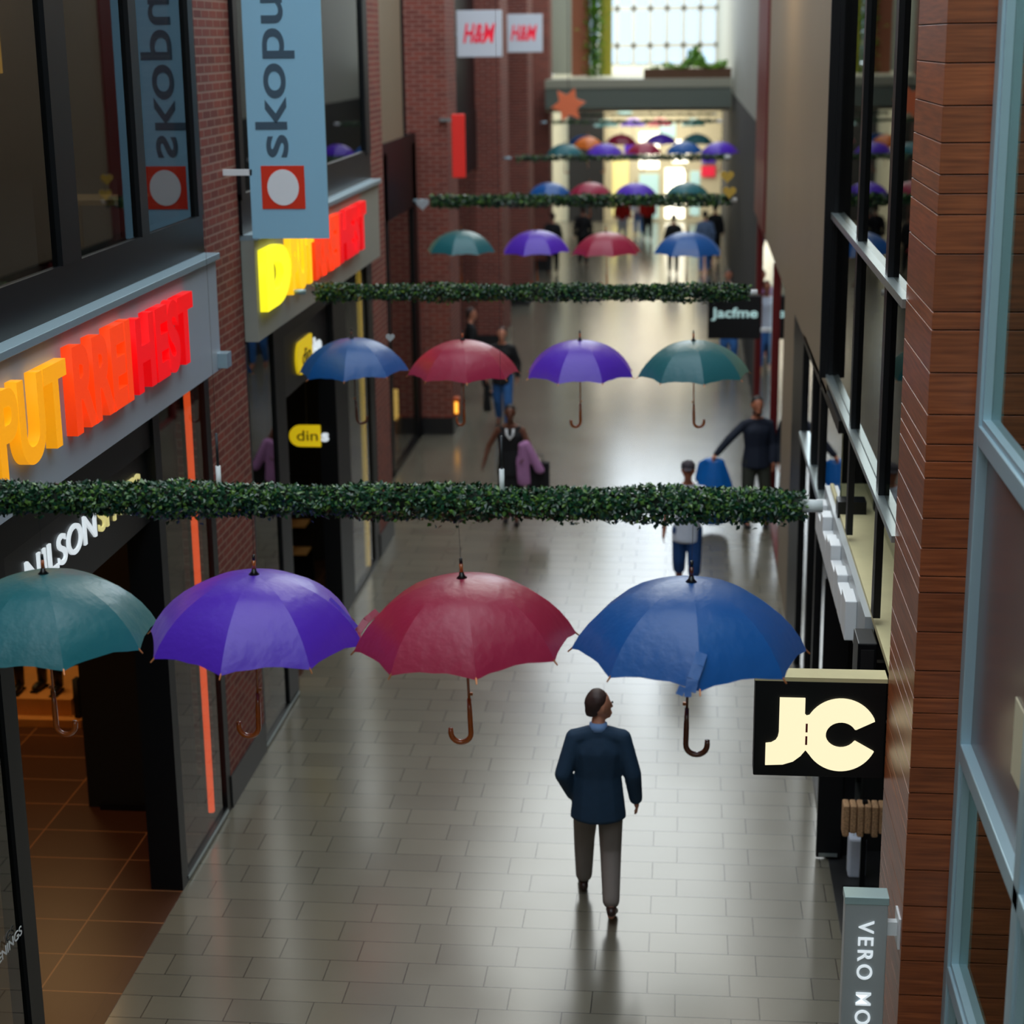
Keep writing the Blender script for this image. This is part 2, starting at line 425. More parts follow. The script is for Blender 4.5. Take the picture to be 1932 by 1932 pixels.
# bay 1 ground
w = sthing('window_1', 'shoe shop front glass left of the first brick column')
pane('pane', w, XL - .03, 12.66, 13.98, 0.07, 3.9, M['glass'])
frames('frame', w, -4.16, XL, [(12.5, 12.66, 0, 3.9)])
frames('frame', w, -3.99, XL, [(13.94, 14.08, 0, 3.9), (12.66, 13.94, 0, 0.07)])
frames('frame', w, -4.02, XL, [(9.3, 9.5, 0, 3.9)])
frames('frame', w, -4.02, -3.92, [(9.5, 12.5, 3.62, 3.9)])
obj('sill_strip', B(XL - .012, XL + .006, 12.66, 13.94, 0.025, 0.05), M['steel'], w)
w = sthing('window_2', 'shop window at the left edge of the picture')
pane('pane', w, XL - .03, 6.0, 9.3, 0.07, 3.9, M['glass'])
T('lettering', 'OPENINGS', M['logowhite'], w, (XL + .0, 8.75, 1.36), (0, 1, 0), (0, 0, 1), 0.52, 0.06, 0.002)
# inner black sliding door panel
# bay 2 ground
w = sthing('window_3', 'shop front glass right of the first brick column')
pane('pane', w, XL - .03, 15.42, 16.45, 0.07, 3.9, M['glass'])
pane('pane', w, XL - .03, 20.1, 21.7, 0.07, 3.9, M['glass'])
frames('frame', w, -4.1, XL, [(16.45, 16.88, 0, 3.9), (19.35, 20.1, 0, 3.9), (21.55, 21.9, 0, 3.9)])
frames('frame', w, -3.99, XL, [(15.36, 15.42, 0, 3.9), (15.42, 16.86, 0, 0.07), (20.1, 21.55, 0, 0.07)])
frames('frame', w, -4.02, -3.92, [(16.88, 19.4, 3.7, 3.9)])
obj('sill_strip', B(XL - .012, XL + .006, 15.42, 16.86, 0.025, 0.05), M['steel'], w)
# bay 3 recessed shopfront
w = sthing('window_4', 'recessed shop window between second and third brick columns')
pane('pane', w, XB, 23, 29.3, 0.07, 4.9, M['glass'])
frames('frame', w, XB - .06, XB + .05, [(26.1, 26.4, 0, 4.9), (28.9, 29.3, 0, 4.9), (22.98, 23.1, 0, 4.9), (23, 29.3, 0, 0.07)])
obj('fascia', B(XB - .06, XB + .05, 22.98, 29.3, 3.9, 5.05), M['black'], w)
pane('upper_panel', w, XB + .02, 22.98, 28.2, 5.05, 12, M['tan'])
# bays beyond
w = sthing('window_5', 'dark recessed shop windows beyond the third brick column')
for (a, b) in ((30.6, 38.0), (39.6, 44.5), (46.0, 51.5), (52.6, 60)):
    pane('pane', w, XB, a, b, 0.07, 4.9, M['glass'])
    frames('frame', w, XB - .06, XB + .05, [(a, b, 0, 0.07), ((a + b) / 2 - .1, (a + b) / 2 + .1, 0, 4.9), (a, b, 3.9, 5.1)])
    pane('upper_panel', w, XB + .02, a, b, 5.1, 12, M['black'] if a < 40 else M['grey'])
obj('light_strip_panel', B(XB - .02, XB + .08, 30.6, 32.2, 0.1, 12), M['tan'], w)
# upper floor bay 1 and 2
w = sthing('window_6', 'upper floor windows above the lit sign at the left edge')
pane('pane', w, XL + .0, 6, 14.08, 5.17, 12, M['glass_up'])
frames('frame', w, -4.05, XL + .03, [(6, 14.08, 4.87, 5.17)])
frames('mullion', w, -4.02, XL + .04, [(10.75, 11.1, 5.17, 12), (12.42, 12.6, 5.17, 12), (13.94, 14.08, 5.17, 12), (9.0, 9.12, 5.17, 12)])
w = sthing('window_7', 'upper floor windows behind the light blue banner')
pane('pane', w, XL, 15.36, 21.9, 5.17, 12, M['glass_up'])
frames('frame', w, -4.05, XL + .03, [(15.36, 21.9, 4.87, 5.22)])
frames('mullion', w, -4.02, XL + .04, [(15.36, 15.5, 5.17, 12), (18.9, 19.15, 5.17, 12), (21.6, 21.9, 5.17, 12)])

# ---------------- right facade
# timber clad pier
zs = [6.93, 6.73, 6.55, 6.37, 6.173, 6.0, 5.851, 5.76, 5.66, 5.471, 5.189, 5.1, 4.887, 4.676, 4.525, 4.438, 4.351, 4.142, 3.986, 3.837, 3.75, 3.539, 3.328, 3.179, 3.094, 3.006, 2.789, 2.645, 2.497, 2.411, 2.202, 1.991, 1.837, 1.752, 1.666, 1.459, 1.25, 1.1, 0.95, 0.86, 0.65, 0.44, 0.3, 0.2, 0.1, 0.0]
t = thing('timber_pier', 'tall pier clad in horizontal red-brown timber boards', 'pier', (XR, 8.78, 0))
bm = NB()
a = 12.0
for z in zs:
    box(bm, 0, 0.9, 0, 1.07, z + 0.004, a - 0.002, bev=0.002); a = z
obj('boards', bm, M['wood'], t)
obj('core', B(0.01, 0.88, 0.01, 1.05, 0, 11.9), M['blackmatte'], t)
# near right window wall (aluminium)
XW = 1.44
w = sthing('window_8', 'grey aluminium framed window wall at the right edge')
def fr(y0, y1, z0, z1, x0=XW - .0, x1=XW + .12): obj('frame', B(x0, x1, y0, y1, z0, z1, bev=0.006), M['alu'], w)
fr(8.66, 8.78, 0, 12)
fr(7.0, 7.12, 0, 4.66); fr(5.3, 5.42, 0, 12)
for z in (4.60, 2.93, 1.66): fr(0.5, 8.66, z - .05, z + .05)
for (z0, z1, mt, nm) in ((4.65, 12, 'glass_green', 'pane'), (2.98, 4.55, 'spandrel', 'spandrel'), (1.71, 2.88, 'glass_green', 'pane'), (0.05, 1.61, 'glass_green', 'pane')):
    pane(nm, w, XW + .06, 0.5, 8.66, z0, z1, M[mt])
    for (y0, y1) in ((7.12, 8.66), (5.42, 7.0)):
        if nm == 'pane':
            bm = NB(); d = .035
            box(bm, XW + .015, XW + .055, y0, y0 + d, z0, z1); box(bm, XW + .015, XW + .055, y1 - d, y1, z0, z1)
            box(bm, XW + .015, XW + .055, y0 + d, y1 - d, z0, z0 + d); box(bm, XW + .015, XW + .055, y0 + d, y1 - d, z1 - d, z1)
            obj('sash', bm, M['alu'], w)
obj('poster', B(XW + .045, XW + .052, 6.55, 7.55, 3.3, 3.66), M['cream'], w)
# right shopfront between the timber pier and the taupe wall
w = sthing('window_9', 'black framed shop glazing beyond the timber pier on the right')
pane('pane', w, XR + .04, 9.85, 14.95, 3.76, 5.05, M['glass_r'])
pane('pane', w, XR + .04, 9.85, 14.95, 5.1, 12, M['glass_r'])
frames('mullion', w, XR, XR + .045, [(10.78, 10.92, 2.95, 12), (12.72, 12.84, 2.95, 12), (14.84, 14.95, 3.7, 12)])
frames('transom', w, XR - .02, XR + .05, [(9.85, 14.95, 5.05, 5.1), (9.85, 14.95, 3.71, 3.75)], M['steel'])
pane('pane', w, XR + .3, 9.85, 14.6, 2.9, 3.7, M['glass'])
obj('ledge', B(XR + .02, XR + .3, 9.85, 14.5, 2.86, 2.9), M['dust'], w)
pane('pane', w, XR + .04, 13.75, 15.6, 0.05, 3.5, M['glass'])
pane('pane', w, XR + .04, 15.6, 18.0, 0.05, 3.5, M['glass'])
frames('frame', w, XR, XR + .1, [(13.6, 18.0, 0, 0.05), (15.55, 15.68, 0, 3.55), (16.5, 16.65, 0, 3.55), (13.7, 18.0, 3.5, 3.6)])
frames('frame', w, XR, XR + .22, [(13.5, 13.68, 0, 3.0)])
frames('frame', w, XR, XR + .15, [(18.0, 19.6, 0, 3.55)])
frames('transom', w, XR - .02, XR + .1, [(13.7, 18.0, 2.52, 2.58)], M['steel'])
# taupe wall above the right shops
bm = NB(); box(bm, XR, 1.5, 14.96, 27.4, 3.55, 12); box(bm, XR, 1.5, 19.6, 21.6, 0, 3.55)
struct('wall_right.001', bm, M['tan'], label='taupe upper wall panel on the right')
w = sthing('window_10', 'reflective shop glass beyond the taupe pier on the right')
pane('pane', w, XR + .06, 21.6, 30.5, 0.05, 3.5, M['glass'])
frames('frame', w, XR, XR + .12, [(21.6, 30.5, 0, 0.05), (24.5, 24.62, 0, 3.5), (30.3, 30.5, 0, 3.5), (27.5, 30.5, 3.5, 3.6)], M['darkred'])
struct('wall_right.002', B(XR - .03, 1.5, 27.4, 31.2, 3.6, 12), M['darkred'], label='dark red wall panel on the right')
bm = NB(); box(bm, XR + .06, 1.5, 31.2, 66, 0, 5.0)
struct('wall_right.003', bm, M['blackmatte'])
struct('wall_right.004', B(XR + .06, 1.5, 31.2, 80, 5.0, 12), M['grey'])
bm = NB()
box(bm, -9, -4.47, 60, 60.3, 0, 12); box(bm, -4.47, -3.6, 60, 60.3, 5.4, 12)
struct('wall_left.002', bm, M['grey'])
# side walls behind the camera so the street stays enclosed
struct('wall_left.003', B(-4.2, XL, -6, 6.0, 0, 12), M['tan'])
struct('wall_right.005', B(XW, 1.6, -6, 0.5, 0, 12), M['tan'])
struct('wall_back', B(-4.2, 1.6, -6.3, -6, 0, 12), M['tan'])

# ------------------------------------------------------------------ signs on the left
def fascia(y0, y1, z0, z1, label, panel):
    t = thing('shop_fascia', label, 'shop sign', (XL, y0, z0))
    obj('panel', B(0.0, 0.12, 0, y1 - y0, 0, z1 - z0), panel, t)
    obj('top_trim', B(-.02, 0.16, -.0, y1 - y0, z1 - z0, z1 - z0 + .05, bev=.004), M['trim'], t)
    return t
t = fascia(8.0, 14.06, 3.92, 4.82, 'silver shop sign with deep amber, orange and red lit letters at the left edge', M['fascia'])
obj('bracket', B(0, .2, 5.96, 6.1, 0.02, .14), M['trim'], t)
def letters(t, body, y0, y1, z0, z1, mt, x=0.12, d=0.07, bold=0.03, nm='lettering'):
    oy, oz = t.location.y, t.location.z
    return T(nm, body, M[mt], t, (x, y0 - oy, z0 - oz), (0, 1, 0), (0, 0, 1), y1 - y0, z1 - z0, d, bold)
letters(t, 'PUT', 9.12, 10.24, 4.17, 4.68, 'e_yel')
letters(t, 'RREI', 10.36, 11.52, 4.17, 4.72, 'e_org', bold=0.045)
letters(t, 'HEST', 11.64, 13.08, 4.17, 4.70, 'e_red', bold=0.045)
t = fascia(15.38, 21.88, 3.92, 4.82, 'grey shop sign with lemon, gold, orange and red lit letters behind the banner', M['grey'])
for a, b, mt, tx in ((15.5, 16.5, 'e_lem', 'D'), (16.55, 17.6, 'e_gold', 'PUT'), (17.65, 18.95, 'e_org', 'RREI'), (19.0, 20.6, 'e_red', 'HEST')):
    letters(t, tx, a, b, 4.17, 4.72, mt, bold=0.07)
# black name board of the shoe shop
t = thing('name_board', 'black name board with white and pale yellow shoe shop lettering over the doorway', 'shop sign', (-3.97, 9.6, 3.04))
obj('board', B(-.06, 0, 0, 2.9, 0, 0.58), M['plinth'], t)
letters(t, 'NILSON', 9.97, 11.28, 3.27, 3.47, 'e_white', x=0.0, d=0.015, bold=0.01)
letters(t, 'SHOES', 11.34, 12.3, 3.27, 3.47, 'e_cream', x=0.0, d=0.015, bold=0.01)
obj('reveal_glow', B(-.1, -.02, 0, 2.9, .62, .8), M['e_amber'], t)  # glowing strip added to give the reveals their warm light
t = thing('name_board', 'dark name board with a round yellow logo above the second doorway', 'shop sign', (-3.97, 16.9, 3.05))
obj('board', B(-.06, 0, 0, 2.45, 0, 0.62), M['plinth'], t)
def pill(w, h, n=10):
    r = h / 2
    p = [(r + r * math.cos(a), r + r * math.sin(a)) for a in [PI / 2 + PI * i / n for i in range(n + 1)]]
    return p + [(w, 0), (w, h)]
obj('logo', poly_prism(NB(), pill(.75, .34), (0, .75, .12), (0, 1, 0), (0, 0, 1), .03), M['yellow'], t)
T('lettering', 'din', M['blackmatte'], t, (.031, .98, .2), (0, 1, 0), (0, 0, 1), .42, .17, .004, .01)
T('lettering', 'sko', M['e_white'], t, (0, 1.53, .18), (0, 1, 0), (0, 0, 1), .5, .2, .02, .02)
# interior yellow pill sign facing the camera
t = thing('pill_sign', 'yellow rounded lit sign reading din hanging in the dark second doorway', 'sign', (-4.45, 19.36, 2.06))
bm = poly_prism(NB(), pill(.36, .245), (0, 0, 0), (1, 0, 0), (0, 0, 1), .04)
obj('body', bm, M['yellow'], t)
T('lettering', 'din', M['blackmatte'], t, (.09, -.041, .07), (1, 0, 0), (0, 0, 1), .24, .12, .004, .004)
T('lettering', 's', M['e_white'], t, (.37, -.02, .06), (1, 0, 0), (0, 0, 1), .085, .1, .02, .03)
obj('backboard', B(.36, .47, 0.0, .03, 0, .245), M['plinth'], t)
obj('hanger', B(.18, .2, 0, .02, .245, 1.7), M['black'], t)
# orange neon strip, yellow strip
t = thing('neon_strip', 'vertical orange neon strip beside the first brick column', 'light', (XL - .09, 13.73, 0.12))
bm = NB(); tube(bm, [(0, 0, 0), (0, 0, 3.72)], .03, 10); obj('tube', bm, M['neon'], t, True)
obj('mount', B(-.05, -.02, -.03, .03, 0, 3.78), M['black'], t)
t = thing('light_strip', 'vertical yellow light strip beside the second brick column', 'light', (XL - .06, 21.28, 0.06))
bm = NB(); tube(bm, [(0, 0, 0), (0, 0, 3.75)], .035, 10); obj('tube', bm, M['neony'], t, True)
obj('mount', B(-.05, -.02, -.03, .03, 0, 3.78), M['black'], t)

# light blue hanging banner
t = thing('hanging_banner', 'light blue vertical banner with grey lettering and red square logo', 'banner', (-3.67, 14.9, 4.89))
obj('cloth', B(0, .66, 0, .03, 0, 4.2), M['banner'], t)
lg = obj('logo', B(.1, .47, -.006, 0, .25, .61), M['logored'], t)
circ = [(.135 * math.cos(2 * PI * i / 32), .15 * math.sin(2 * PI * i / 32)) for i in range(32)]
obj('logo_disc', poly_prism(NB(), circ, (.285, -.006, .43), (1, 0, 0), (0, 0, 1), .004), M['logowhite'], lg)
T('lettering', 'skopunkten', M['inkgrey'], t, (.43, 0, .68), (0, 0, 1), (-1, 0, 0), 2.6, .36, .004, .012)
for z in (.56, 3.0): obj('bracket', B(-.23, 0.02, .0, .03, z - .03, z + .02), M['white'], t)

# H&M style square signs
for (y, x0, z0, lab, s) in ((34.0, -4.3, 6.2, 'pale square box sign with slanted red letters, nearer of the pair', .84), (42.8, -4.26, 6.22, 'second pale square box sign with red letters, farther along the left wall', .86)):
    t = thing('box_sign', lab, 'sign', (x0, y, z0), 0, 'pale box signs with red letters high on the left')
    obj('box', B(0, s, 0, .14, 0, s, bev=.01), M['boxwhite'], t)
    me = text_mesh('H&M', (.12, 0, s * .3), (1, 0, 0), (0.15, 0, 1), s * .66, s * .42, .012, .03)
    obj('lettering', me, M['hmred'], t)
    obj('bracket', B(-.25, 0, .05, .09, s * .5 - .03, s * .5 + .03), M['steel'], t)
t = thing('narrow_banner', 'narrow vertical red banner on the third brick column', 'banner', (-3.81, 29.2, 4.33))
obj('cloth', B(.0, .22, 0, .05, 0, 1.02, bev=.02), M['redban'], t)
obj('bracket', B(-.2, 0, .02, .11, .9, .95), M['steel'], t)
t = thing('star_ornament', 'large orange star ornament hanging high on the left near the bridge', 'ornament', (-2.93, 45, 4.93))
pts = []
for i in range(12):
    a = 2 * PI * i / 12 + .15; r = .44 if i % 2 == 0 else .24
    pts.append((r * math.cos(a), r * math.sin(a)))
obj('star', poly_prism(NB(), pts, (0, 0, 0), (1, 0, 0), (0, 0, 1), .08), M['starm'], t)
bm = NB(); tube(bm, [(0, 0.0, .4), (-.02, 0.0, 6)], .01, 5); obj('cord', bm, M['wire'], t)
t = thing('alarm_light', 'small orange box low on the third brick column', 'alarm', (XL, 29.42, .3))
obj('box', B(0.0, .1, 0, .14, 0, .32, bev=.02), M['orange'], t)
obj('lens', B(0.02, .08, -.006, 0, .05, .25), M['e_amber'], t)

# ------------------------------------------------------------------ signs on the right
t = thing('lightbox_sign', 'black projecting light box with big warm white letters JC', 'shop sign', (0.445, 9.88, 2.25))
obj('box', B(0, .765, 0, .15, 0, .6, bev=.006), M['black'], t)
obj('top_cap', B(-.004, .765, -.004, .154, .6, .625), M['dust'], t)
def q(x, y): return ((x - 152) / 888 * .765, (1745 - y) / (1745 - 1115) * .6)
raw = [(320, 1222), (492, 1222), (492, 1325), (505, 1337)]
for a in range(148, 24, -6): raw.append((738 + 252 * math.cos(math.radians(a)), 1458 - 238 * math.sin(math.radians(a))))
raw += [(965, 1362), (840, 1420)]
for a in range(28, 333, 12): raw.append((740 + 103 * math.cos(math.radians(a)), 1457 - 84 * math.sin(math.radians(a))))
raw += [(836, 1495), (965, 1562)]
for a in range(-26, -152, -6): raw.append((738 + 252 * math.cos(math.radians(a)), 1458 - 238 * math.sin(math.radians(a))))
raw += [(503, 1562), (470, 1602), (420, 1640), (350, 1662), (232, 1668), (232, 1525), (270, 1520), (300, 1503), (314, 1480), (320, 1450)]
L = obj('lettering', poly_prism(NB(), [q(*p) for p in raw], (0, 0.004, 0), (1, 0, 0), (0, 0, 1), .02), M['e_jc'], t)
for (a, b) in ((1385, 1442), (1468, 1525)):
    x0, z1 = q(499, a); x1, z0 = q(513, b)
    obj('dash', B(x0, x1, -.020, -.0165, z0, z1), M['darkred'], L)
obj('bracket', B(.60, .9, .05, .1, .25, .33), M['black'], t)

t = thing('vertical_sign', 'silver upright box sign with white striped letters on the timber pier', 'shop sign', (0.912, 8.85, 0.4))
obj('body', B(0, .23, 0, .115, 0, 1.56, bev=.006), M['silver'], t)
obj('cap', B(-.004, .234, -.004, .12, 1.555, 1.6, bev=.004), M['silvertop'], t)
me = text_mesh('VERO MODA', (.075, 0.0, 1.46), (0, 0, -1), (1, 0, 0), .84, .084, .008, .006, spacing=1.3)
obj('lettering', me, M['e_white'], t)
obj('bracket', B(.23, .285, .03, .075, 1.36, 1.44), M['white'], t)
obj('wall_plate', B(.285, .297, -.03, .13, 1.31, 1.49), M['white'], t)

t = thing('black_banner', 'long black hanging banner on the right above the shop glazing', 'banner', (1.14, 14.88, 3.72))
obj('panel', B(0, .16, 0, .06, 0, 8), M['black'], t)

t = thing('projecting_sign', 'black projecting sign with pale blurred lettering across the far right', 'shop sign', (0.36, 27, 2.05))
obj('box', B(0, .8, 0, .12, 0, .66, bev=.01), M['blackc'], t)
T('lettering', 'Jacfme', M['e_teal'], t, (.05, 0, .28), (1, 0, 0), (0, 0, 1), .7, .2, .01, .02)
obj('bracket', B(.8, .9, .03, .09, .1, .16), M['white'], t)

# silver fascia with protruding white letters on the right
t = thing('shop_fascia', 'low silver fascia with thick white letters seen edge-on on the right', 'shop sign', (XR, 11.05, 2.45))
obj('panel', B(-.02, .04, 0, 3.5, 0, .42), M['silver'], t)
yy = 3.35
for hgt, wd in ((.26, .2), (.2, .24), (.3, .2), (.2, .28), (.26, .22), (.3, .2), (.2, .3), (.26, .24), (.22, .3), (.28, .3)):
    obj('raised_letter', B(-.10, -.02, yy - wd, yy, .08, .08 + hgt, bev=.008), M['white'], t); yy -= wd + .04
t = thing('speaker_box', 'black box speaker pair at the near end of the silver fascia', 'speaker', (1.1, 10.55, 2.5))
obj('cabinet', B(0, .12, 0, .3, 0, .36, bev=.008), M['black'], t)
obj('grille', B(.02, .1, -.006, 0, .04, .32), M['plinth'], t)
obj('bracket', B(.12, .18, .1, .16, .14, .2), M['black'], t)

# dark glass door of the right shop with its goods
t = thing('glass_door', 'black framed door standing open under the JC light box', 'door', (1.13, 13.42, 0))
obj('leaf', B(0, .2, 0, .06, 0.02, 2.4, bev=.005), M['black'], t)
obj('kick_plate', B(.02, .17, -.006, 0, .03, .06), M['steel'], t)
t = thing('clothes_display', 'spotted garment on a black stand inside the dark right shop', 'clothes', (1.42, 12.8, 0))
obj('stand', B(.0, .04, 0, .04, 0, .8), M['black'], t)
obj('base', B(-.12, .16, -.1, .14, 0, .02), M['black'], t)
bm = NB()
for i in range(6): box(bm, -.15 + i * .055, -.10 + i * .055, -.05, .09, .52 + .03 * (i % 2), .78, bev=.012)
obj('garment', bm, M['leopard'], t)
t = thing('shopping_bag', 'white bag standing inside the dark right shop', 'bag', (1.42, 13.15, 0))
bm = NB(); box(bm, -.06, .08, -.05, .1, 0.0, .34, bev=.02); obj('body', bm, M['tee'], t)
bm = NB(); tube(bm, [(-.02, .02, .33), (-.02, .02, .42), (.05, .02, .42), (.05, .02, .33)], .006, 6); obj('handle', bm, M['white'], t)

# ------------------------------------------------------------------ inside the left shop
t = thing('display_step', 'two-tier wooden display step in the orange lit shop', 'display', (-6.4, 15.8, 0.004))
obj('lower_tier', B(-.8, .55, 0, 1.2, 0, .08), M['oak'], t)
obj('upper_tier', B(-.8, .42, .12, 1.1, .08, .25), M['oak'], t)
def boot(x, y, z, mt, lab, h=.36):
    t = thing('boot', lab, 'boot', (x, y, z), random.uniform(-.2, .2), 'boots standing on the wooden display step')
    bm = NB()
    tube(bm, [(0, 0, .05), (0, 0, h)], [.048, .06], 10)
    bmesh.ops.create_icosphere(bm, subdivisions=2, radius=1, matrix=Matrix.Translation((0, -.07, .045)) @ Matrix.Diagonal((.045, .13, .045, 1)))
    obj('shaft', bm, M[mt], t, True)
    obj('sole', B(-.042, .042, -.19, .055, 0, .018, bev=.006), M['blackc'], t)
for i in range(5):
    boot(-6.98 + i * .2, 16.15 + .1 * (i % 2), .256, 'bootbrown' if i == 0 else 'boot', ['brown ankle boot at the left end of the wooden display step', 'black tall boot second from the left on the wooden display step', 'black tall boot in the middle of the wooden display step', 'black tall boot second from the right on the wooden display step', 'black tall boot at the right end of the wooden display step'][i], .3 if i == 0 else .42)
t = thing('wooden_letter', 'big black letter N leaning against the wooden display step', 'letter', (-5.93, 15.86, .09))
obj('letter', text_mesh('N', (0, 0, 0), (.12, .99, 0), (0, 0, 1), .55, .40, .05, .02), M['blackc'], t)
t = thing('partition', 'tall black partition panel behind the shoe shop doorway', 'partition', (-4.75, 14.0, 0.004))
obj('panel', B(-.42, .55, 0, .1, 0, 3.9), M['blackmatte'], t)
obj('foot', B(-.3, .5, -.06, 0, 0, .06), M['black'], t)
t = thing('display_shelf', 'low shelving with small lit wooden boards inside the second doorway', 'shelf', (-4.75, 20.4, 0.0))
for z in (.45, .8, 1.15): obj('board', B(-.2, .2, 0, .3, z, z + .03), M['oak'], t)
obj('frame', B(-.22, .22, .3, .34, 0, 1.4), M['black'], t)
# things seen through the upper left glazing
t = thing('pendant_lamp', 'warm yellow lit lamp column behind the upper left window', 'lamp', (-5.35, 13.4, 6.3))
bm = NB(); tube(bm, [(0, 0, 0), (0, 0, .9)], .17, 16); obj('shade', bm, M['e_amber'], t)
bm = NB(); tube(bm, [(0, 0, .9), (0, 0, 5)], .01, 6); obj('cord', bm, M['wire'], t)
struct('floor.003', B(-9, -4.0, 2, 21.7, 4.87, 4.9), M['blackmatte'])
t = thing('low_table', 'small wooden table seen through the upper left window', 'table', (-4.65, 14.0, 4.9))
obj('top', B(-.35, .35, -.3, .3, .38, .42), M['oak'], t)
for sx in (-.3, .3):
    for sy in (-.25, .25): obj('leg', B(sx - .02, sx + .02, sy - .02, sy + .02, 0, .38), M['oak'], t)

# lit goods in the recessed window between column two and three
for (y, z0, z1, lab) in ((25.0, .55, 1.4, 'tall warm lit display case in the recessed left window'), (28.3, .5, .95, 'small warm lit display case in the recessed left window')):
    t = thing('display_case', lab, 'display', (-4.85, y, 0))
    obj('plinth', B(-.2, .2, -.2, .2, 0, z0), M['oak'], t)
    obj('lit_case', B(-.16, .16, -.16, .16, z0, z1), M['e_warm'], t)
t = thing('display_backdrop', 'brown backdrop panel behind the recessed left window', 'display', (-5.4, 27.9, 0))
obj('panel', B(0, .05, -.9, .7, 0, 4.2), M['bootbrown'], t)  # plain brown panel, holds no lamp

# ------------------------------------------------------------------ umbrellas
def canopy_mesh(R=.545, D=.33, a=math.radians(68), n=8, S=9, K=6):
    bm = NB()
    def rib(i, s):
        ph = 2 * PI * i / n
        r = R * math.sin(a * s) / math.sin(a); z = -D * (1 - math.cos(a * s)) / (1 - math.cos(a))
        return Vector((r * math.sin(ph), -r * math.cos(ph), z))
    top = bm.verts.new((0, 0, 0)); grid = {}
    for i in range(n):
        for j in range(1, S + 1):
            for k in range(K):
                t = k / K; b = 4 * t * (1 - t)
                s = j / S * (1 - .038 * b * (j / S) ** 2)
                p = rib(i, s).lerp(rib(i + 1, s), t)
                d = Vector((p.x, p.y, 0)); 
                if d.length > 0: p += d.normalized() * .005 * b * math.sin(PI * s)
                p.z += .004 * b * math.sin(PI * s)
                # soft tension folds near the rim at each rib
                if 0 < k < K: p.z += .004 * math.sin(k * 2.3 + i * 5.1) * s ** 3
                grid[i, j, k] = bm.verts.new(p)
    g = lambda i, j, k: grid[(i + (k // K)) % n, j, k % K]
    for i in range(n):
        for k in range(K):
            f = bm.faces.new((top, g(i, 1, k), g(i, 1, k + 1))); f.smooth = True
            for j in range(1, S):
                f = bm.faces.new((g(i, j, k), g(i, j + 1, k), g(i, j + 1, k + 1), g(i, j, k + 1))); f.smooth = True
    bm.edges.ensure_lookup_table()
    for i in range(n):
        for j in range(1, S):
            e = bm.edges.get((g(i, j, 0), g(i, j + 1, 0)))
            if e: e.smooth = False
        e = bm.edges.get((top, g(i, 1, 0)))
        if e: e.smooth = False
    bm.normal_update()
    me = bpy.data.meshes.new('canopy'); bm.to_mesh(me); bm.free()
    return me
def tipmesh():
    bm = NB(); tube(bm, [(0, -.535, -.322), (0, -.560, -.345)], [.005, .0035], 6); return bm
def ribmesh():
    bm = NB(); tube(bm, [(0, -.02, -.012), (0, -.2, -.045), (0, -.36, -.13), (0, -.46, -.225), (0, -.53, -.322)], .003, 5)
    tube(bm, [(0, -.012, -.36), (0, -.27, -.08)], .0025, 5); return bm
def make_umbrella(colour, wood, hook):
    """hook = +1 crook turned right, -1 left"""
    root = bpy.data.objects.new('umbrella', None); COL.objects.link(root)
    me = canopy_mesh()
    c = obj('canopy', me, M[colour], root)
    bm = NB()
    tube(bm, [(0, 0, -.7), (0, 0, .0)], .0065, 8)
    sf = obj('shaft', bm, M[wood], root, True)
    bm = NB(); tube(bm, [(0, 0, .022), (0, 0, .07)], [.010, .0085], 10); fe = obj('ferrule', bm, M[wood], root, True)
    bm = NB(); tube(bm, [(0, 0, .068), (0, 0, .098)], [.0085, .0075], 10); obj('cap', bm, M['blacktip'], fe, True)
    bm = NB(); tube(bm, [(0, 0, -.004), (0, 0, .012), (0, 0, .028)], [.030, .014, .011], 12); obj('top_collar', bm, M['blacktip'], root, True)
    bm = NB()
    pts = [(0, 0, -.62), (0, 0, -.72), (0, 0, -.80)]
    for i in range(1, 11):
        t = PI * 1.02 * i / 10
        pts.append((hook * (.05 - .05 * math.cos(t)), 0, -.80 - .05 * math.sin(t)))
    pts.append((hook * .1, 0, -.775))
    tube(bm, pts, [.010, .0135] + [.0135] * (len(pts) - 3) + [.012], 10)
    obj('handle', bm, M[wood], root, True)
    bm = NB(); box(bm, -.012 * hook - .008, -.012 * hook + .008, -.006, .006, -.605, -.59, bev=.002); obj('release_button', bm, M['brass'], sf)
    rm = None; tm = None
    for i in range(8):
        if rm is None:
            r = obj('rib', ribmesh(), M['wire'], root); rm = r.data
            t = obj('rib_tip', tipmesh(), M['brass'], root); tm = t.data
        else:
            r = bpy.data.objects.new('rib', rm); COL.objects.link(r); r.parent = root
            t = bpy.data.objects.new('rib_tip', tm); COL.objects.link(t); t.parent = root
        # cancel the handle turn: ribs follow the canopy angle
        r.rotation_euler.z = t.rotation_euler.z = 2 * PI * i / 8
    bm = NB()
    tube(bm, [(0, 0, .095), (0, 0, .30)], .0012, 5); obj('hanging_wire', bm, M['wire'], root)
    return root
def turn(root, phi):
    """turn canopy, ribs and tips about the shaft while the crook stays put"""
    for ch in root.children:
        n = ch.name.split('.')[0]
        if n == 'canopy': ch.rotation_euler.z = phi
        elif n in ('rib', 'rib_tip', 'strap'): ch.rotation_euler.z += phi
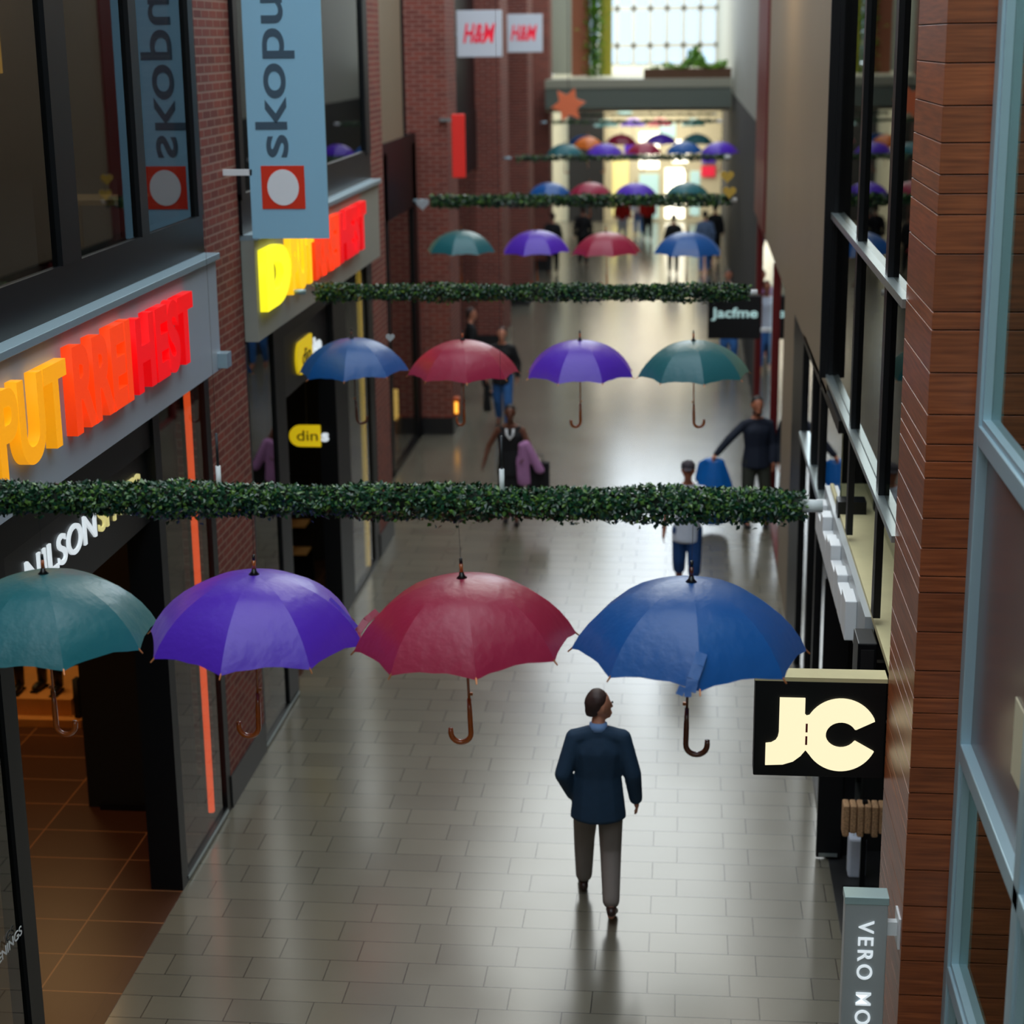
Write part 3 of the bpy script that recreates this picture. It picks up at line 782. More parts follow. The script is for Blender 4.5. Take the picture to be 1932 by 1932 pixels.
def strap(root, colour, pts, w=.03):
    bm = NB()
    pts = [Vector(p) for p in pts]
    n = len(pts)
    for i in range(n - 1):
        d = (pts[i + 1] - pts[i]).normalized(); s = d.cross(Vector((0, -.9, .4))).normalized() * w / 2; up = s.cross(d).normalized() * .004
        a, b = pts[i], pts[i + 1]
        vs = [bm.verts.new(p) for p in (a - s - up, a + s - up, a + s + up, a - s + up, b - s - up, b + s - up, b + s + up, b - s + up)]
        for qd in ((0, 3, 2, 1), (4, 5, 6, 7), (0, 1, 5, 4), (1, 2, 6, 5), (2, 3, 7, 6), (3, 0, 4, 7)): bm.faces.new([vs[k] for k in qd])
    return obj('tie_strap', bm, M[colour], root)
def copy_tree(o, parent=None):
    c = o.copy(); COL.objects.link(c); c.parent = parent
    for ch in o.children: copy_tree(ch, c)
    return c
G1 = 'umbrellas hanging under the nearest garland'
near = [('green', 'handle', 1, -3.13, -18, 0, 0, 'open green umbrella at the left end of the nearest row', 3.985),
        ('purple', 'handle', -1, -2.07, -4, 0, 1.2, 'open purple umbrella second from the left in the nearest row', 4.0),
        ('red', 'handle', -1, -1.05, 12, 0, -2.2, 'open crimson umbrella third from the left in the nearest row', 4.0),
        ('blue', 'handledark', 1, .05, 5, 0, 1.0, 'open blue umbrella at the right end of the nearest row', 4.0)]
proto = {}
for (c, wd, hk, x, ph, tx, ty, lab, z) in near:
    u = make_umbrella(c, wd, hk)
    proto[c] = u
    u.location = (x, 8.1, z); u.rotation_euler = (math.radians(tx), math.radians(ty), 0)
    if c == 'blue': u.scale = (1.04,) * 3
    tag(u, lab, 'umbrella', G1)
rows = [(16.6, 3.76, [('blue', -3.17), ('red', -2.1), ('purple', -.98), ('green', .09)], 'umbrellas in the second row', 'second row'),
        (25.5, 3.84, [('green', -3.22), ('purple', -2.14), ('red', -1.13), ('blue', .04)], 'umbrellas in the third row', 'third row'),
        (35.0, 3.80, [('blue', -2.65), ('red', -1.87), ('purple', -.97), ('green', .03)], 'umbrellas in the fourth row', 'fourth row'),
        (44.0, 4.05, [('green', -2.95), ('purple', -1.98), ('red', -1.02), ('blue', -.06), ('purple', .8)], 'umbrellas in the fifth row', 'fifth row'),
        (53.0, 3.80, [('blue', -3.0), ('red', -1.9), ('purple', -.75), ('green', .3)], 'umbrellas in the sixth row', 'sixth row'),
        (61.0, 3.90, [('green', -2.7), ('purple', -1.8), ('red', -.9), ('green', .2)], 'umbrellas in the last row', 'last row')]
cn = dict(blue='blue', red='crimson', purple='purple', green='green')
posn = ['leftmost', 'second from the left', 'third from the left', 'fourth from the left', 'rightmost']
for (y, z, lst, grp, rn) in rows:
    for i, (c, x) in enumerate(lst):
        u = copy_tree(proto[c])
        u.location = (x, y, z + random.uniform(-.02, .02)); u.rotation_euler = (0, math.radians(random.uniform(-2, 2)), math.radians(random.uniform(-40, 40)))
        sc_ = {16.6: .98, 25.5: .93, 35.0: .8, 44.0: .84, 53.0: .9, 61.0: .8}[y]; u.scale = (sc_,) * 3
        for ch in u.children:
            if ch.name.startswith('hanging_wire'): ch.scale.z = ({16.6: 4.2, 25.5: 4.28, 44.0: 4.55, 53.0: 4.35, 61.0: 4.45}.get(y, 4.2) - z) / .3 / sc_
        where = posn[i] if i < len(lst) - 1 else 'rightmost'
        tag(u, 'open %s umbrella, %s in the %s' % (cn[c], where, rn), 'umbrella', grp)
for (c, wd, hk, x, ph, tx, ty, lab, z) in near:
    turn(proto[c], math.radians(ph))
# tie straps seen on three of the near umbrellas
s = strap(proto['blue'], 'blue', [(.05, -.455, -.185), (.035, -.50, -.225), (.015, -.54, -.275), (.005, -.565, -.325)], .05)
s2 = strap(proto['blue'], 'blue', [(-.05, -.565, -.315), (-.02, -.57, -.325), (.01, -.57, -.325)], .04)
s = strap(proto['green'], 'green', [(-.16, -.42, -.21), (-.19, -.46, -.24), (-.2, -.5, -.29)], .035)
s = strap(proto['purple'], 'purple', [(.36, .03, -.13), (.42, .0, -.175), (.47, -.02, -.22), (.5, -.03, -.25)], .04)
s = strap(proto['red'], 'red', [(-.44, .08, -.19), (-.49, .03, -.22), (-.53, -.01, -.27), (-.52, -.05, -.31)], .035)

# ------------------------------------------------------------------ garlands
def garland(y, z, x0, x1, n, label, r=.075, tilt=0.0, pole=True, ls=1.0):
    t = thing('garland', label, 'garland', ((x0 + x1) / 2, y, z), 0, 'leafy garlands strung across the street')
    h = (x1 - x0) / 2
    bm = NB(); tube(bm, [(-h, 0, -tilt * h), (h - .04, 0, tilt * h)], r * .6, 12); obj('core', bm, M['stem'], t)
    bm = NB(); tube(bm, [(h - .08, 0, tilt * h), (h + .055, 0, tilt * h)], .03, 14); obj('pole_end', bm, M['white'], t, True)
    if pole:
        bm = NB(); tube(bm, [(-h - .25, 0, -tilt * h), (-h - .1, 0, -tilt * h)], .024, 10); obj('pole_end', bm, M['trim'], t, True)
    bm = NB()
    for i in range(n):
        x = random.uniform(-h, h - .03); a = random.uniform(0, 2 * PI)
        rr = r * (.62 + .38 * random.random() ** .7) * (1 + .13 * math.sin(x * 5.3) + .08 * math.sin(x * 13.7 + 1))
        p = Vector((x, rr * math.cos(a), rr * math.sin(a) + tilt * x))
        if a > PI and random.random() < .06: p.z -= random.uniform(0, .035)
        rad = Vector((0, math.cos(a), math.sin(a)))
        tan = Vector((1, 0, 0)) * random.uniform(-1, 1) + rad.cross(Vector((1, 0, 0))) * random.uniform(-1, 1)
        out = (tan.normalized() + rad * random.uniform(.1, .9)).normalized()
        L = random.uniform(.021, .036) * ls; W = L * .68
        s = out.cross(rad + Vector((random.uniform(-.7, .7), random.uniform(-.7, .7), random.uniform(-.7, .7)))).normalized() * W / 2
        nn = s.cross(out).normalized() * L * .16
        v = [bm.verts.new(p), bm.verts.new(p + out * L * .5 + s - nn), bm.verts.new(p + out * L), bm.verts.new(p + out * L * .5 - s - nn)]
        bm.faces.new((v[0], v[1], v[2])); bm.faces.new((v[0], v[2], v[3]))
    obj('foliage', bm, M['leaf'], t)
    return t
gt = garland(8.1, 4.375, -3.66, .60, 15000, 'nearest leafy green garland across the whole picture', r=.078, tilt=0.002)
garland(16.6, 4.20, -3.5, .62, 7000, 'second leafy garland with pale pole ends', ls=1.3)
garland(25.5, 4.28, -3.65, .66, 3500, 'third leafy garland with a heart-shaped highlight at each end', ls=1.9)
garland(35.0, 4.27, -3.3, .8, 1200, 'fourth leafy garland, far away under the bridge', r=.04, ls=2.0)
garland(44.0, 4.55, -3.3, .8, 700, 'fifth leafy garland, far away under the bridge', r=.035, ls=1.8)
garland(53.0, 4.35, -3.3, .8, 500, 'sixth leafy garland behind the bridge', r=.03, ls=1.8)
garland(61.0, 4.45, -3.3, .8, 400, 'last leafy garland near the far shop front', r=.03, ls=1.8)
# suspension rods of the nearest garland
for (x, lab) in ((-.85, 'thin dark suspension rod with white sleeve above the garland middle'), (-2.22, 'thin dark suspension rod with grey sleeve above the left part of the garland')):
    t = thing('suspension_rod', lab, 'rod', (x, 8.1, 4.40), 0)
    bm = NB(); tube(bm, [(0, 0, 0), (0, 0, .14)], .0125, 12); obj('sleeve', bm, M['white'], t, True)
    bm = NB(); tube(bm, [(0, 0, .14), (0, 0, .30)], .007, 8); obj('rod', bm, M['wire'], t, True)
    bm = NB(); tube(bm, [(0, 0, .30), (0, 0, 7.4)], .0007, 4); obj('wire', bm, M['wire'], t)
# heart-shaped blur highlights, built as solid hearts on added threads
def heart(x, y, z, s, mt, lab):
    t = thing('heart_highlight', lab, 'ornament', (x, y, z), 0, 'small heart-shaped highlights around the garlands')
    pts = []
    for i in range(28):
        a = 2 * PI * i / 28
        pts.append((16 * math.sin(a) ** 3 / 17 * s, (13 * math.cos(a) - 5 * math.cos(2 * a) - 2 * math.cos(3 * a) - math.cos(4 * a)) / 17 * s))
    pts = pts[::-1]
    obj('heart', poly_prism(NB(), pts, (0, 0, 0), (1, 0, 0), (0, 0, 1), .012), M[mt], t)
    bm = NB(); tube(bm, [(0, .004, s * .3), (0, .004, s * 1.6)], .0015, 4); obj('thread', bm, M['wire'], t)
heart(.575, 25.38, 4.62, .1, 'heartgold', 'upper gold heart-shaped highlight at the right end of the third garland')
heart(.61, 25.38, 4.40, .1, 'heartgold', 'lower gold heart-shaped highlight at the right end of the third garland')
heart(-3.75, 25.38, 4.25, .1, 'heartwhite', 'silver heart-shaped highlight at the left end of the third garland')
heart(-2.77, 16.45, 3.79, .045, 'heartwhite', 'small white heart-shaped highlight beside the blue umbrella in the second row')

# ------------------------------------------------------------------ far end of the street
t = thing('footbridge', 'grey footbridge crossing the far end of the street', 'bridge', (-1.1, 50, 4.35))
obj('deck', B(-2.8, 2.3, 0, 1.4, 0.3, .85), M['beam'], t)
obj('top_band', B(-2.8, 2.3, -.03, 1.4, .85, 1.08), M['beamtop'], t)
obj('soffit', B(-2.8, 2.3, .3, 1.4, 0.2, 0.3), M['cream'], t)
t = thing('planter_box', 'brown planter with leafy green plants on the footbridge', 'planter', (0.1, 50.5, 5.43))
obj('box', B(-1.3, 1.1, -.15, .25, 0, .26), M['planter'], t)
bm = NB()
for i in range(900):
    x = max(-1.1, min(.92, random.gauss(.15, .45))); p = Vector((x, random.uniform(-.2, .3), .25 + random.random() * .6 * (.5 + .5 * math.sin(x * 7 + 1)) * max(.05, 1 - abs(x - .15) / 1.1)))
    L = random.uniform(.06, .13); o = Vector((random.uniform(-1, 1), random.uniform(-1, 1), random.uniform(0, 1))).normalized(); s = o.cross(Vector((.3, .8, .2))).normalized() * L * .3
    v = [bm.verts.new(p), bm.verts.new(p + o * L * .5 + s), bm.verts.new(p + o * L), bm.verts.new(p + o * L * .5 - s)]; bm.faces.new(v)
obj('foliage', bm, M['plant'], t)
t = thing('climbing_plant', 'tall green climbing plant at the left of the far glazing', 'plant', (-2.78, 54.6, 5.43))
bm = NB()
for i in range(5000):
    p = Vector((random.gauss(0, .12), random.uniform(-.3, .3), random.uniform(0, 5)))
    L = random.uniform(.08, .16); o = Vector((random.uniform(-1, 1), random.uniform(-1, 1), random.uniform(-.6, .6))).normalized(); s = o.cross(Vector((.3, .2, .9))).normalized() * L * .3
    v = [bm.verts.new(p), bm.verts.new(p + o * L * .5 + s), bm.verts.new(p + o * L), bm.verts.new(p + o * L * .5 - s)]; bm.faces.new(v)
obj('foliage', bm, M['plant'], t)
bm = NB(); tube(bm, [(0, 0, 0), (0, 0, 5.2)], .05, 8); obj('stem', bm, M['stem'], t)
# walls around the far glazing
struct('trim_2', B(-2.62, -2.28, 55, 55.3, 5.43, 12), M['yellowwall'], label='narrow yellow-green pier beside the climbing plant')
struct('trim_3', B(-3.45, -2.93, 54.5, 55, 5.43, 12), M['brickplain'], label='warm brick pier left of the climbing plant')
struct('floor.004', B(-4.4, 1.25, 52.7, 84, 5.2, 5.4), M['cream'], label='upper deck behind the footbridge')
w = sthing('window_11', 'bright gridded glazing at the far end')
bm = NB()
for i in range(11): box(bm, -4.6 + i * .72, -4.42 + i * .72, 79.8, 79.9, 5.4, 12)
for z in (6.2, 7.75, 9.4, 11): box(bm, -6.2, 4.2, 79.8, 79.9, z - .1, z + .1)
obj('mullion', bm, M['mull'], w)
obj('pane', B(-6.2, 4.2, 79.94, 79.96, 5.4, 12), glass_mat('milky_glass', (.42, .45, .47, 1), 1.3), w)
# lower far wall: lit shops
struct('wall_far', B(-9, 1.6, 66, 66.3, 0, 5.2), M['cream'], label='pale shop front closing the street at the far end')
w = sthing('window_12', 'bright lit shop windows at the far end')
for (x0, x1, z0, z1, mt) in ((-.75, -.05, .1, 1.9, 'e_win'), (-.5, .05, 2.1, 2.9, 'e_win'), (-1.7, -1.0, 1.9, 3.2, 'e_win'), (-1.7, -1.0, .1, 1.7, 'e_teal'), (-2.5, -2.0, 3.8, 4.4, 'e_teal'), (-1.0, -.4, 3.0, 3.5, 'e_teal'), (-.9, .7, 4.0, 4.6, 'e_cream'), (-2.7, -2.1, .2, 2.2, 'e_cream'), (.15, .5, .2, 1.8, 'e_teal')):
    obj('pane', B(x0, x1, 65.96, 66, z0, z1), M[mt], w)
bm = NB(); box(bm, -4.3, -3.0, 65.7, 66, 0, 4.4); obj('dark_panel', bm, M['plinth'], w)
t = thing('orange_umbrella', 'small orange umbrella beside the green one far away', 'umbrella', (-2.5, 46.0, 4.1))
obj('canopy', canopy_mesh(.42, .3), M['orangef'], t)
bm = NB(); tube(bm, [(0, 0, -.8), (0, 0, .1)], .008, 6); obj('shaft', bm, M['handle'], t)
bm = NB(); tube(bm, [(0, 0, .1), (0, 0, .5)], .002, 4); obj('hanging_wire', bm, M['wire'], t)
for i, (x, z, mt, lab) in enumerate(((-2.0, 2.6, 'purple', 'violet sale poster on the far shop front'), (.8, 2.3, 'purple', 'violet poster at the right of the far shop front'), (.8, 1.8, 'hmred', 'pink poster at the right of the far shop front'))):
    t = thing('poster', lab, 'poster', (x, 65.9, z))
    obj('sheet', B(-.25, .25, 0, .03, -.2, .2), M[mt], t)
    obj('rail', B(-.27, .27, -.01, .04, .2, .23), M['steel'], t)

# ------------------------------------------------------------------ people
def blob(segs, voxel=0.012, smooth=6, name='body'):
    """segs: list of (p0, radii0, p1, radii1); union of tapered hulls, voxel-remeshed into one skin."""
    bm = NB()
    for (p0, r0, p1, r1) in segs:
        vs = []
        tb = bmesh.new()
        for p, r in ((p0, r0), (p1, r1)):
            if not isinstance(r, (tuple, list)): r = (r, r, r)
            q = bmesh.ops.create_icosphere(tb, subdivisions=2, radius=1, matrix=Matrix.Translation(p) @ Matrix.Diagonal((r[0], r[1], r[2], 1)))
        h = bmesh.ops.convex_hull(tb, input=tb.verts)
        bmesh.ops.delete(tb, geom=list({g for g in h['geom_interior'] + h['geom_unused'] if isinstance(g, bmesh.types.BMVert)}), context='VERTS')
        me = bpy.data.meshes.new('tmp'); tb.to_mesh(me); tb.free(); bm.from_mesh(me); bpy.data.meshes.remove(me)
    me = bpy.data.meshes.new(name); bm.to_mesh(me); bm.free()
    o = bpy.data.objects.new('tmp', me); COL.objects.link(o)
    md = o.modifiers.new('r', 'REMESH'); md.mode = 'VOXEL'; md.voxel_size = voxel
    ms = o.modifiers.new('s', 'SMOOTH'); ms.factor = 0.5; ms.iterations = smooth
    dg = bpy.context.evaluated_depsgraph_get()
    out = bpy.data.meshes.new_from_object(o.evaluated_get(dg)); out.name = name
    bpy.data.objects.remove(o); bpy.data.meshes.remove(me)
    out.shade_smooth()
    return out
V = Vector
def person(label, loc, face, H=1.8, skin='sk', hair='hair', top=('navy', 'long'), legs=('trous', 'long'), shoes='shoe', hem=.86,
           head_turn=0.0, elbows=None, wrists=None, knees=None, ankles=None, toes=None, vox=.014, collar=None, hat=None, heel=(0, 0), bulk=1.0, fist=(False, False), longhair=False, beard=False, skirt=False, group=None, neckopen=False):
    """local frame: looks along +Y, side index 0 = its left (-X when seen from behind), 1 = its right (+X)."""
    k = H / 1.8
    t = thing('person', label, 'person', loc, face, group)
    S = lambda p: V(p) * k
    sh = [S((-.178, -.01, 1.43)), S((.178, -.01, 1.43))]
    el = [S(e) for e in (elbows or ((-.25, -.03, 1.16), (.25, -.03, 1.16)))]
    wr = [S(e) for e in (wrists or ((-.26, .04, .92), (.26, .04, .92)))]
    hp = [S((-.09, 0, .93)), S((.09, 0, .93))]
    kn = [S(e) for e in (knees or ((-.10, .02, .50), (.10, .02, .50)))]
    an = [S(e) for e in (ankles or ((-.10, 0, .09), (.10, 0, .09)))]
    te = [S(e) for e in (toes or ((-.12, .17, .03), (.12, .17, .03)))]
    b = bulk; R3 = lambda x, y, z: (x * k, y * k, z * k)
    segs = []
    pel = S((0, 0, .97)); wa = S((0, 0, 1.13)); ch = S((0, .0, 1.33)); nk = S((0, -.01, 1.50)); hb = S((0, .01, 1.575))
    segs += [(nk, .058 * k, sh[0], .045 * k), (nk, .058 * k, sh[1], .045 * k)]
    segs += [(pel, R3(.15 * b, .105, .10), wa, R3(.135 * b, .10, .08)), (wa, R3(.135 * b, .10, .08), ch, R3(.16 * b, .115, .12)),
             (ch, R3(.16 * b, .11, .12), S((0, -.01, 1.42)), R3(.145, .075, .05)), (nk, .055 * k, hb, .052 * k)]
    for i in (0, 1):
        segs += [(S(((-.12, .12)[i], 0, 1.42)), .055 * k, sh[i], .048 * k), (sh[i], .048 * k, el[i], .042 * k), (el[i], .042 * k, wr[i], .028 * k),
                 (hp[i], .088 * k, kn[i], .056 * k), (kn[i], .055 * k, an[i], .038 * k)]
        foot = te[i] - an[i]
        hl = an[i] + S((0, -.035, -.05)) if te[i].z < an[i].z + .001 else an[i]
        segs += [(an[i], .036 * k, te[i], R3(.036, .045, .022)), (hl, R3(.03, .03, .03), te[i], R3(.04, .05, .024))]
        # hand: palm, thumb, four fingers
        d = (wr[i] - el[i]).normalized(); sidev = V((0, 1, 0)) - d * d.y
        sidev.normalize(); nrm = d.cross(sidev)
        inn = nrm if nrm.x * (-1, 1)[i] < 0 else -nrm
        pc = wr[i] + d * .055 * k
        segs += [(wr[i], R3(.024, .024, .024), pc, R3(.022, .034, .03))]
        for j, (off, ln) in enumerate(((.030, .070), (.011, .080), (-.009, .074), (-.027, .058))):
            a0 = pc + d * .022 * k + sidev * off * k; c = .6 if not fist[i] else 1.6
            a1 = a0 + (d + inn * .3 * c).normalized() * ln * .5 * k; a2 = a1 + (d * (1 if not fist[i] else -.3) + inn * .9 * c).normalized() * ln * .5 * k
            segs += [(a0, .0095 * k, a1, .009 * k), (a1, .009 * k, a2, .0075 * k)]
        th = pc - d * .02 * k + sidev * .034 * k
        segs += [(th, .011 * k, th + (d * .7 + sidev * .6 + inn * .3).normalized() * .05 * k, .008 * k)]
    # head turned about z
    Rz = Matrix.Rotation(head_turn, 4, 'Z')
    HS = 1.1
    def Hd(x, y, z): return Rz @ S((x * HS, y * HS, 0)) + V((0, 0, (1.57 + (z - 1.57) * HS) * k))
    segs += [(Hd(0, .01, 1.70), R3(.078, .098, .094), Hd(0, .02, 1.675), R3(.075, .092, .09)), (Hd(0, .03, 1.66), R3(.06, .076, .076), Hd(0, .065, 1.595), R3(.04, .036, .03)),
             (Hd(0, .09, 1.69), .012 * k, Hd(0, .108, 1.648), .013 * k), (Hd(-.018, .097, 1.612), .009 * k, Hd(.018, .097, 1.612), .009 * k)]
    for s in (-1, 1): segs += [(Hd(s * .074, -.002, 1.685), R3(.008, .018, .024), Hd(s * .079, -.008, 1.665), R3(.007, .012, .018))]
    body = obj('body', blob(segs, min(vox, .0125), 3), M[skin], t)
    # eyes
    if vox < .02:
        for s in (-1, 1):
            bm = NB(); c = Hd(s * .03, .094, 1.69)
            bmesh.ops.create_icosphere(bm, subdivisions=2, radius=.008 * k, matrix=Matrix.Translation(c)); obj('eye', bm, M['blackc'], t, True)
    # top
    off = .016; sg = []
    sleeve = top[1]
    jack = sleeve == 'jacket'
    if jack: off = .024
    g = lambda r, o=off: tuple((x + o * k) for x in (r if isinstance(r, tuple) else (r, r, r)))
    hemz = S((0, 0, hem))
    sg += [(hemz, g(R3(.155 * b + (.022 if jack else .018), .14, .02), .02 if not jack else .026), wa, g(R3(.14 * b, .10, .05))), (wa, g(R3(.14 * b, .10, .05)), ch, g(R3(.165 * b, .115, .11))), (ch, g(R3(.165 * b, .11, .11)), S((0, -.01, 1.415)), g(R3(.135, .075, .045)))]
    for i in (0, 1):
        if sleeve != 'none':
            sg += [(S((0, -.014, 1.475)), g(.062 * k, .012), sh[i], g(.044 * k, off))]
        else: sg += [(S(((-.08, .08)[i], 0, 1.42)), g(.055 * k, .008), S(((-.125, .125)[i], 0, 1.45)), g(.045 * k, .008))]
        if sleeve in ('long', 'jacket'):
            sg += [(sh[i], g(.048 * k), el[i], g(.045 * k)), (el[i], g(.045 * k), wr[i] - (wr[i] - el[i]).normalized() * .01, g(.03 * k))]
        elif sleeve == 'short':
            sg += [(sh[i], g(.058 * k), sh[i].lerp(el[i], .75), g(.056 * k))]
    obj('jacket' if jack else 'shirt', blob(sg, vox, 4), M[top[0]], t)
    if collar:
        bm = NB(); tube(bm, [S((0, -.012, 1.49)), S((0, -.004, 1.55))], [.074 * k, .066 * k], 16); obj('collar', bm, M[collar], t, True)
    # legs
    lg = []
    if legs[1] == 'dress':
        lg = [(S((0, 0, .97)), g(R3(.155 * b, .11, .1)), S((0, 0, .35)), g(R3(.17 * b, .13, .05)))]
    else:
        lg += [(pel, g(R3(.148 * b, .105, .09), .01), S((0, 0, .9)), g(R3(.14 * b, .10, .06), .01))]
        for i in (0, 1):
            if legs[1] == 'long':
                e = an[i] + (kn[i] - an[i]) * .12
                lg += [(hp[i], g(.094 * k, .014), kn[i], g(.062 * k, .024)), (kn[i], g(.062 * k, .024), e, g(.046 * k, .022))]
            else:
                e = kn[i].lerp(an[i], .22)
                lg += [(hp[i], g(.092 * k, .014), kn[i], g(.066 * k, .022)), (kn[i], g(.066 * k, .02), e, g(.056 * k, .026))]
    obj('skirt' if legs[1] == 'dress' else 'trousers', blob(lg, vox, 3), M[legs[0]], t)
    for i in (0, 1):
        hl = an[i] + S((0, -.04, -.045))
        if heel[i]: hl = an[i] + S((0, -.045, -.02))
        ft = [(hl, R3(.036, .034, .036), te[i], R3(.042, .05, .026)), (an[i] + S((0, 0, -.01)), .042 * k, te[i], R3(.04, .04, .024))]
        obj('shoe', blob(ft, max(.009, vox * .7), 2), M[shoes], t)
    # hair
    hs = [(Hd(0, -.010, 1.722), R3(.083, .100, .086), Hd(0, -.028, 1.70), R3(.084, .084, .080))]
    if longhair: hs += [(Hd(0, -.04, 1.68), R3(.085, .07, .08), Hd(0, -.06, 1.5), R3(.08, .045, .05))]
    else: hs += [(Hd(0, -.038, 1.67), R3(.070, .060, .05), Hd(0, -.052, 1.625), R3(.052, .036, .026))]
    if hat is None: obj('hair', blob(hs, .011, 2), M[hair], t)
    else:
        bm = NB(); hs = [(Hd(0, -.005, 1.74), R3(.092, .108, .066), Hd(0, -.005, 1.715), R3(.094, .11, .045))]
        c = obj('cap', blob(hs, .011, 2), M[hat], t)
        obj('visor', blob([(Hd(-.035, .09, 1.715), R3(.03, .03, .008), Hd(.035, .09, 1.715), R3(.03, .03, .008)), (Hd(-.02, .125, 1.705), R3(.03, .03, .008), Hd(.02, .125, 1.705), R3(.03, .03, .008))], .008, 1), M[hat], c)
    if beard: obj('beard', blob([(Hd(-.03, .045, 1.60), R3(.03, .04, .03), Hd(.03, .045, 1.60), R3(.03, .04, .03)), (Hd(0, .075, 1.59), R3(.03, .025, .026), Hd(0, .07, 1.575), R3(.028, .025, .02))], .011, 2), M['beard'], t)
    return t

# the man walking away under the umbrellas; head turned to the right
t = person('man in dark blue jacket and taupe trousers walking away on the tiles', (-.60, 12.42, 0), 0.04, 1.80, 'sk', 'hair', ('navy', 'jacket'), ('trous', 'long'), 'shoe', hem=.80,
       head_turn=-1.0, elbows=((-.262, -.07, 1.16), (.258, -.04, 1.15)), wrists=((-.19, .06, .94), (.285, .03, .92)),
       knees=((-.11, .24, .50), (.095, .04, .49)), ankles=((-.115, .33, .10), (.10, -.22, .14)), toes=((-.13, .50, .03), (.115, -.07, .035)), collar='shirtblue', heel=(0, 1), bulk=1.12, vox=.011)
# woman with mauve jacket
fz = PI
t = person('woman in sleeveless black dress carrying a mauve jacket and black bag', (-2.36, 23.7, 0), PI + .05, 1.66, 'skd', 'hairb', ('blackc', 'none'), ('blackc', 'dress'), 'blackc', hem=.75,
       elbows=((-.30, .05, 1.16), (.33, -.02, 1.17)), wrists=((-.22, .2, 1.06), (.40, .06, .93)), bulk=1.15, vox=.014, ankles=((-.08, .08, .09), (.08, -.1, .09)), toes=((-.09, .24, .03), (.09, .06, .03)))
bm = NB()
tube(bm, [(-.05 * 1, .12, 1.36), (-.045, .135, 1.28), (0, .145, 1.22), (.045, .135, 1.28), (.05, .12, 1.36)], .016, 8)
obj('necklace', bm, M['white'], t, True)
o = thing('carried_jacket', 'mauve jacket folded over the arm of the woman in black', 'jacket', (-2.36 + .23, 23.5, 0), 0)
obj('cloth', blob([(V((-.04, 0, 1.14)), (.07, .06, .06), V((-.03, .02, .62)), (.10, .05, .05)), (V((.0, 0, 1.16)), (.07, .06, .06), V((.19, .0, .80)), (.07, .05, .05)), (V((-.1, 0, .9)), (.04, .04, .12), V((-.08, 0, .7)), (.05, .04, .08))], .014, 4), M['mauve'], o)
o = thing('handbag', 'black square bag held by the woman in black', 'bag', (-2.36 + .40, 23.66, 0.0), 0)
bm = NB(); box(bm, -.17, .14, -.05, .06, .5, .88, bev=.01); obj('body', bm, M['blackc'], o)
bm = NB(); tube(bm, [(-.08, 0, .87), (-.07, 0, .98), (.05, 0, .98), (.06, 0, .87)], .01, 6); obj('handle', bm, M['black'], o)
# man in white T-shirt and cap
t = person('man in white T-shirt, blue shorts and dark cap walking towards us', (.07, 20.3, 0), PI - .05, 1.70, 'skt', 'hairb', ('tee', 'short'), ('denim', 'short'), 'blackc', hem=.80,
       elbows=((-.24, .0, 1.18), (.27, -.02, 1.15)), wrists=((-.12, .22, 1.14), (.29, .04, .90)), hat='cap', vox=.013, bulk=1.05,
       knees=((-.10, .1, .50), (.10, -.02, .50)), ankles=((-.10, .12, .09), (.10, -.16, .10)), toes=((-.11, .28, .03), (.11, 0, .03)))
# man holding out the blue bag
t = person('bearded man in dark sweater holding out a blue plastic bag', (1.0, 23.7, 0), PI + .2, 1.80, 'skt', 'hairb', ('sweater', 'long'), ('olive', 'long'), 'blackc', hem=.85,
       elbows=((-.24, -.02, 1.15), (.40, .08, 1.25)), wrists=((-.22, .08, .92), (.58, .12, 1.06)), vox=.014, beard=True, fist=(False, True), bulk=1.1,
       knees=((-.13, .05, .50), (.12, .05, .50)), ankles=((-.15, 0, .09), (.14, .03, .09)))
o = thing('plastic_bag', 'big blue plastic bag held out by the bearded man', 'bag', (.44, 23.48, 0), 0)
obj('body', blob([(V((-.08, 0, .96)), (.09, .05, .05), V((.04, 0, .96)), (.08, .05, .05)), (V((-.0, 0, .95)), (.14, .07, .06), V((-.02, 0, .55)), (.24, .15, .14)), (V((-.02, 0, .55)), (.24, .15, .14), V((-.02, 0, .18)), (.22, .15, .12)), (V((-.16, .02, .92)), (.07, .04, .05), V((-.19, .02, .72)), (.08, .06, .08)), (V((.1, 0, .9)), (.05, .04, .05), V((.18, 0, .62)), (.07, .07, .08))], .018, 3), M['bagblue'], o)
# black jacket and jeans, behind
t = person('person in black jacket and jeans walking behind the woman in black', (-3.1, 29.9, 0), PI, 1.75, 'sk', 'hair', ('blackc', 'jacket'), ('denimp', 'long'), 'blackc', hem=.82,
       elbows=((-.27, -.04, 1.16), (.27, -.04, 1.16)), wrists=((-.27, .05, .94), (.27, .1, .94)), vox=.018, knees=((-.10, .12, .50), (.10, -.04, .50)), ankles=((-.10, .14, .09), (.10, -.3, .14)), toes=((-.11, .3, .03), (.11, -.16, .03)))
o = thing('tote_bag', 'dark bag hanging from the hand of the person in jeans', 'bag', (-3.38, 29.8, 0), 0)
obj('body', blob([(V((0, 0, .85)), (.03, .05, .03), V((.02, 0, .35)), (.08, .06, .05))], .018, 2), M['blackc'], o)
t = person('person in black tights striding out from behind the third brick column', (-3.95, 32.5, 0), -1.3, 1.7, 'sk', 'hair', ('blackc', 'long'), ('blackc', 'long'), 'blackc', vox=.02,
       knees=((-.10, .22, .52), (.10, -.1, .50)), ankles=((-.10, .35, .09), (.10, -.4, .12)), toes=((-.11, .52, .03), (.11, -.26, .03)))
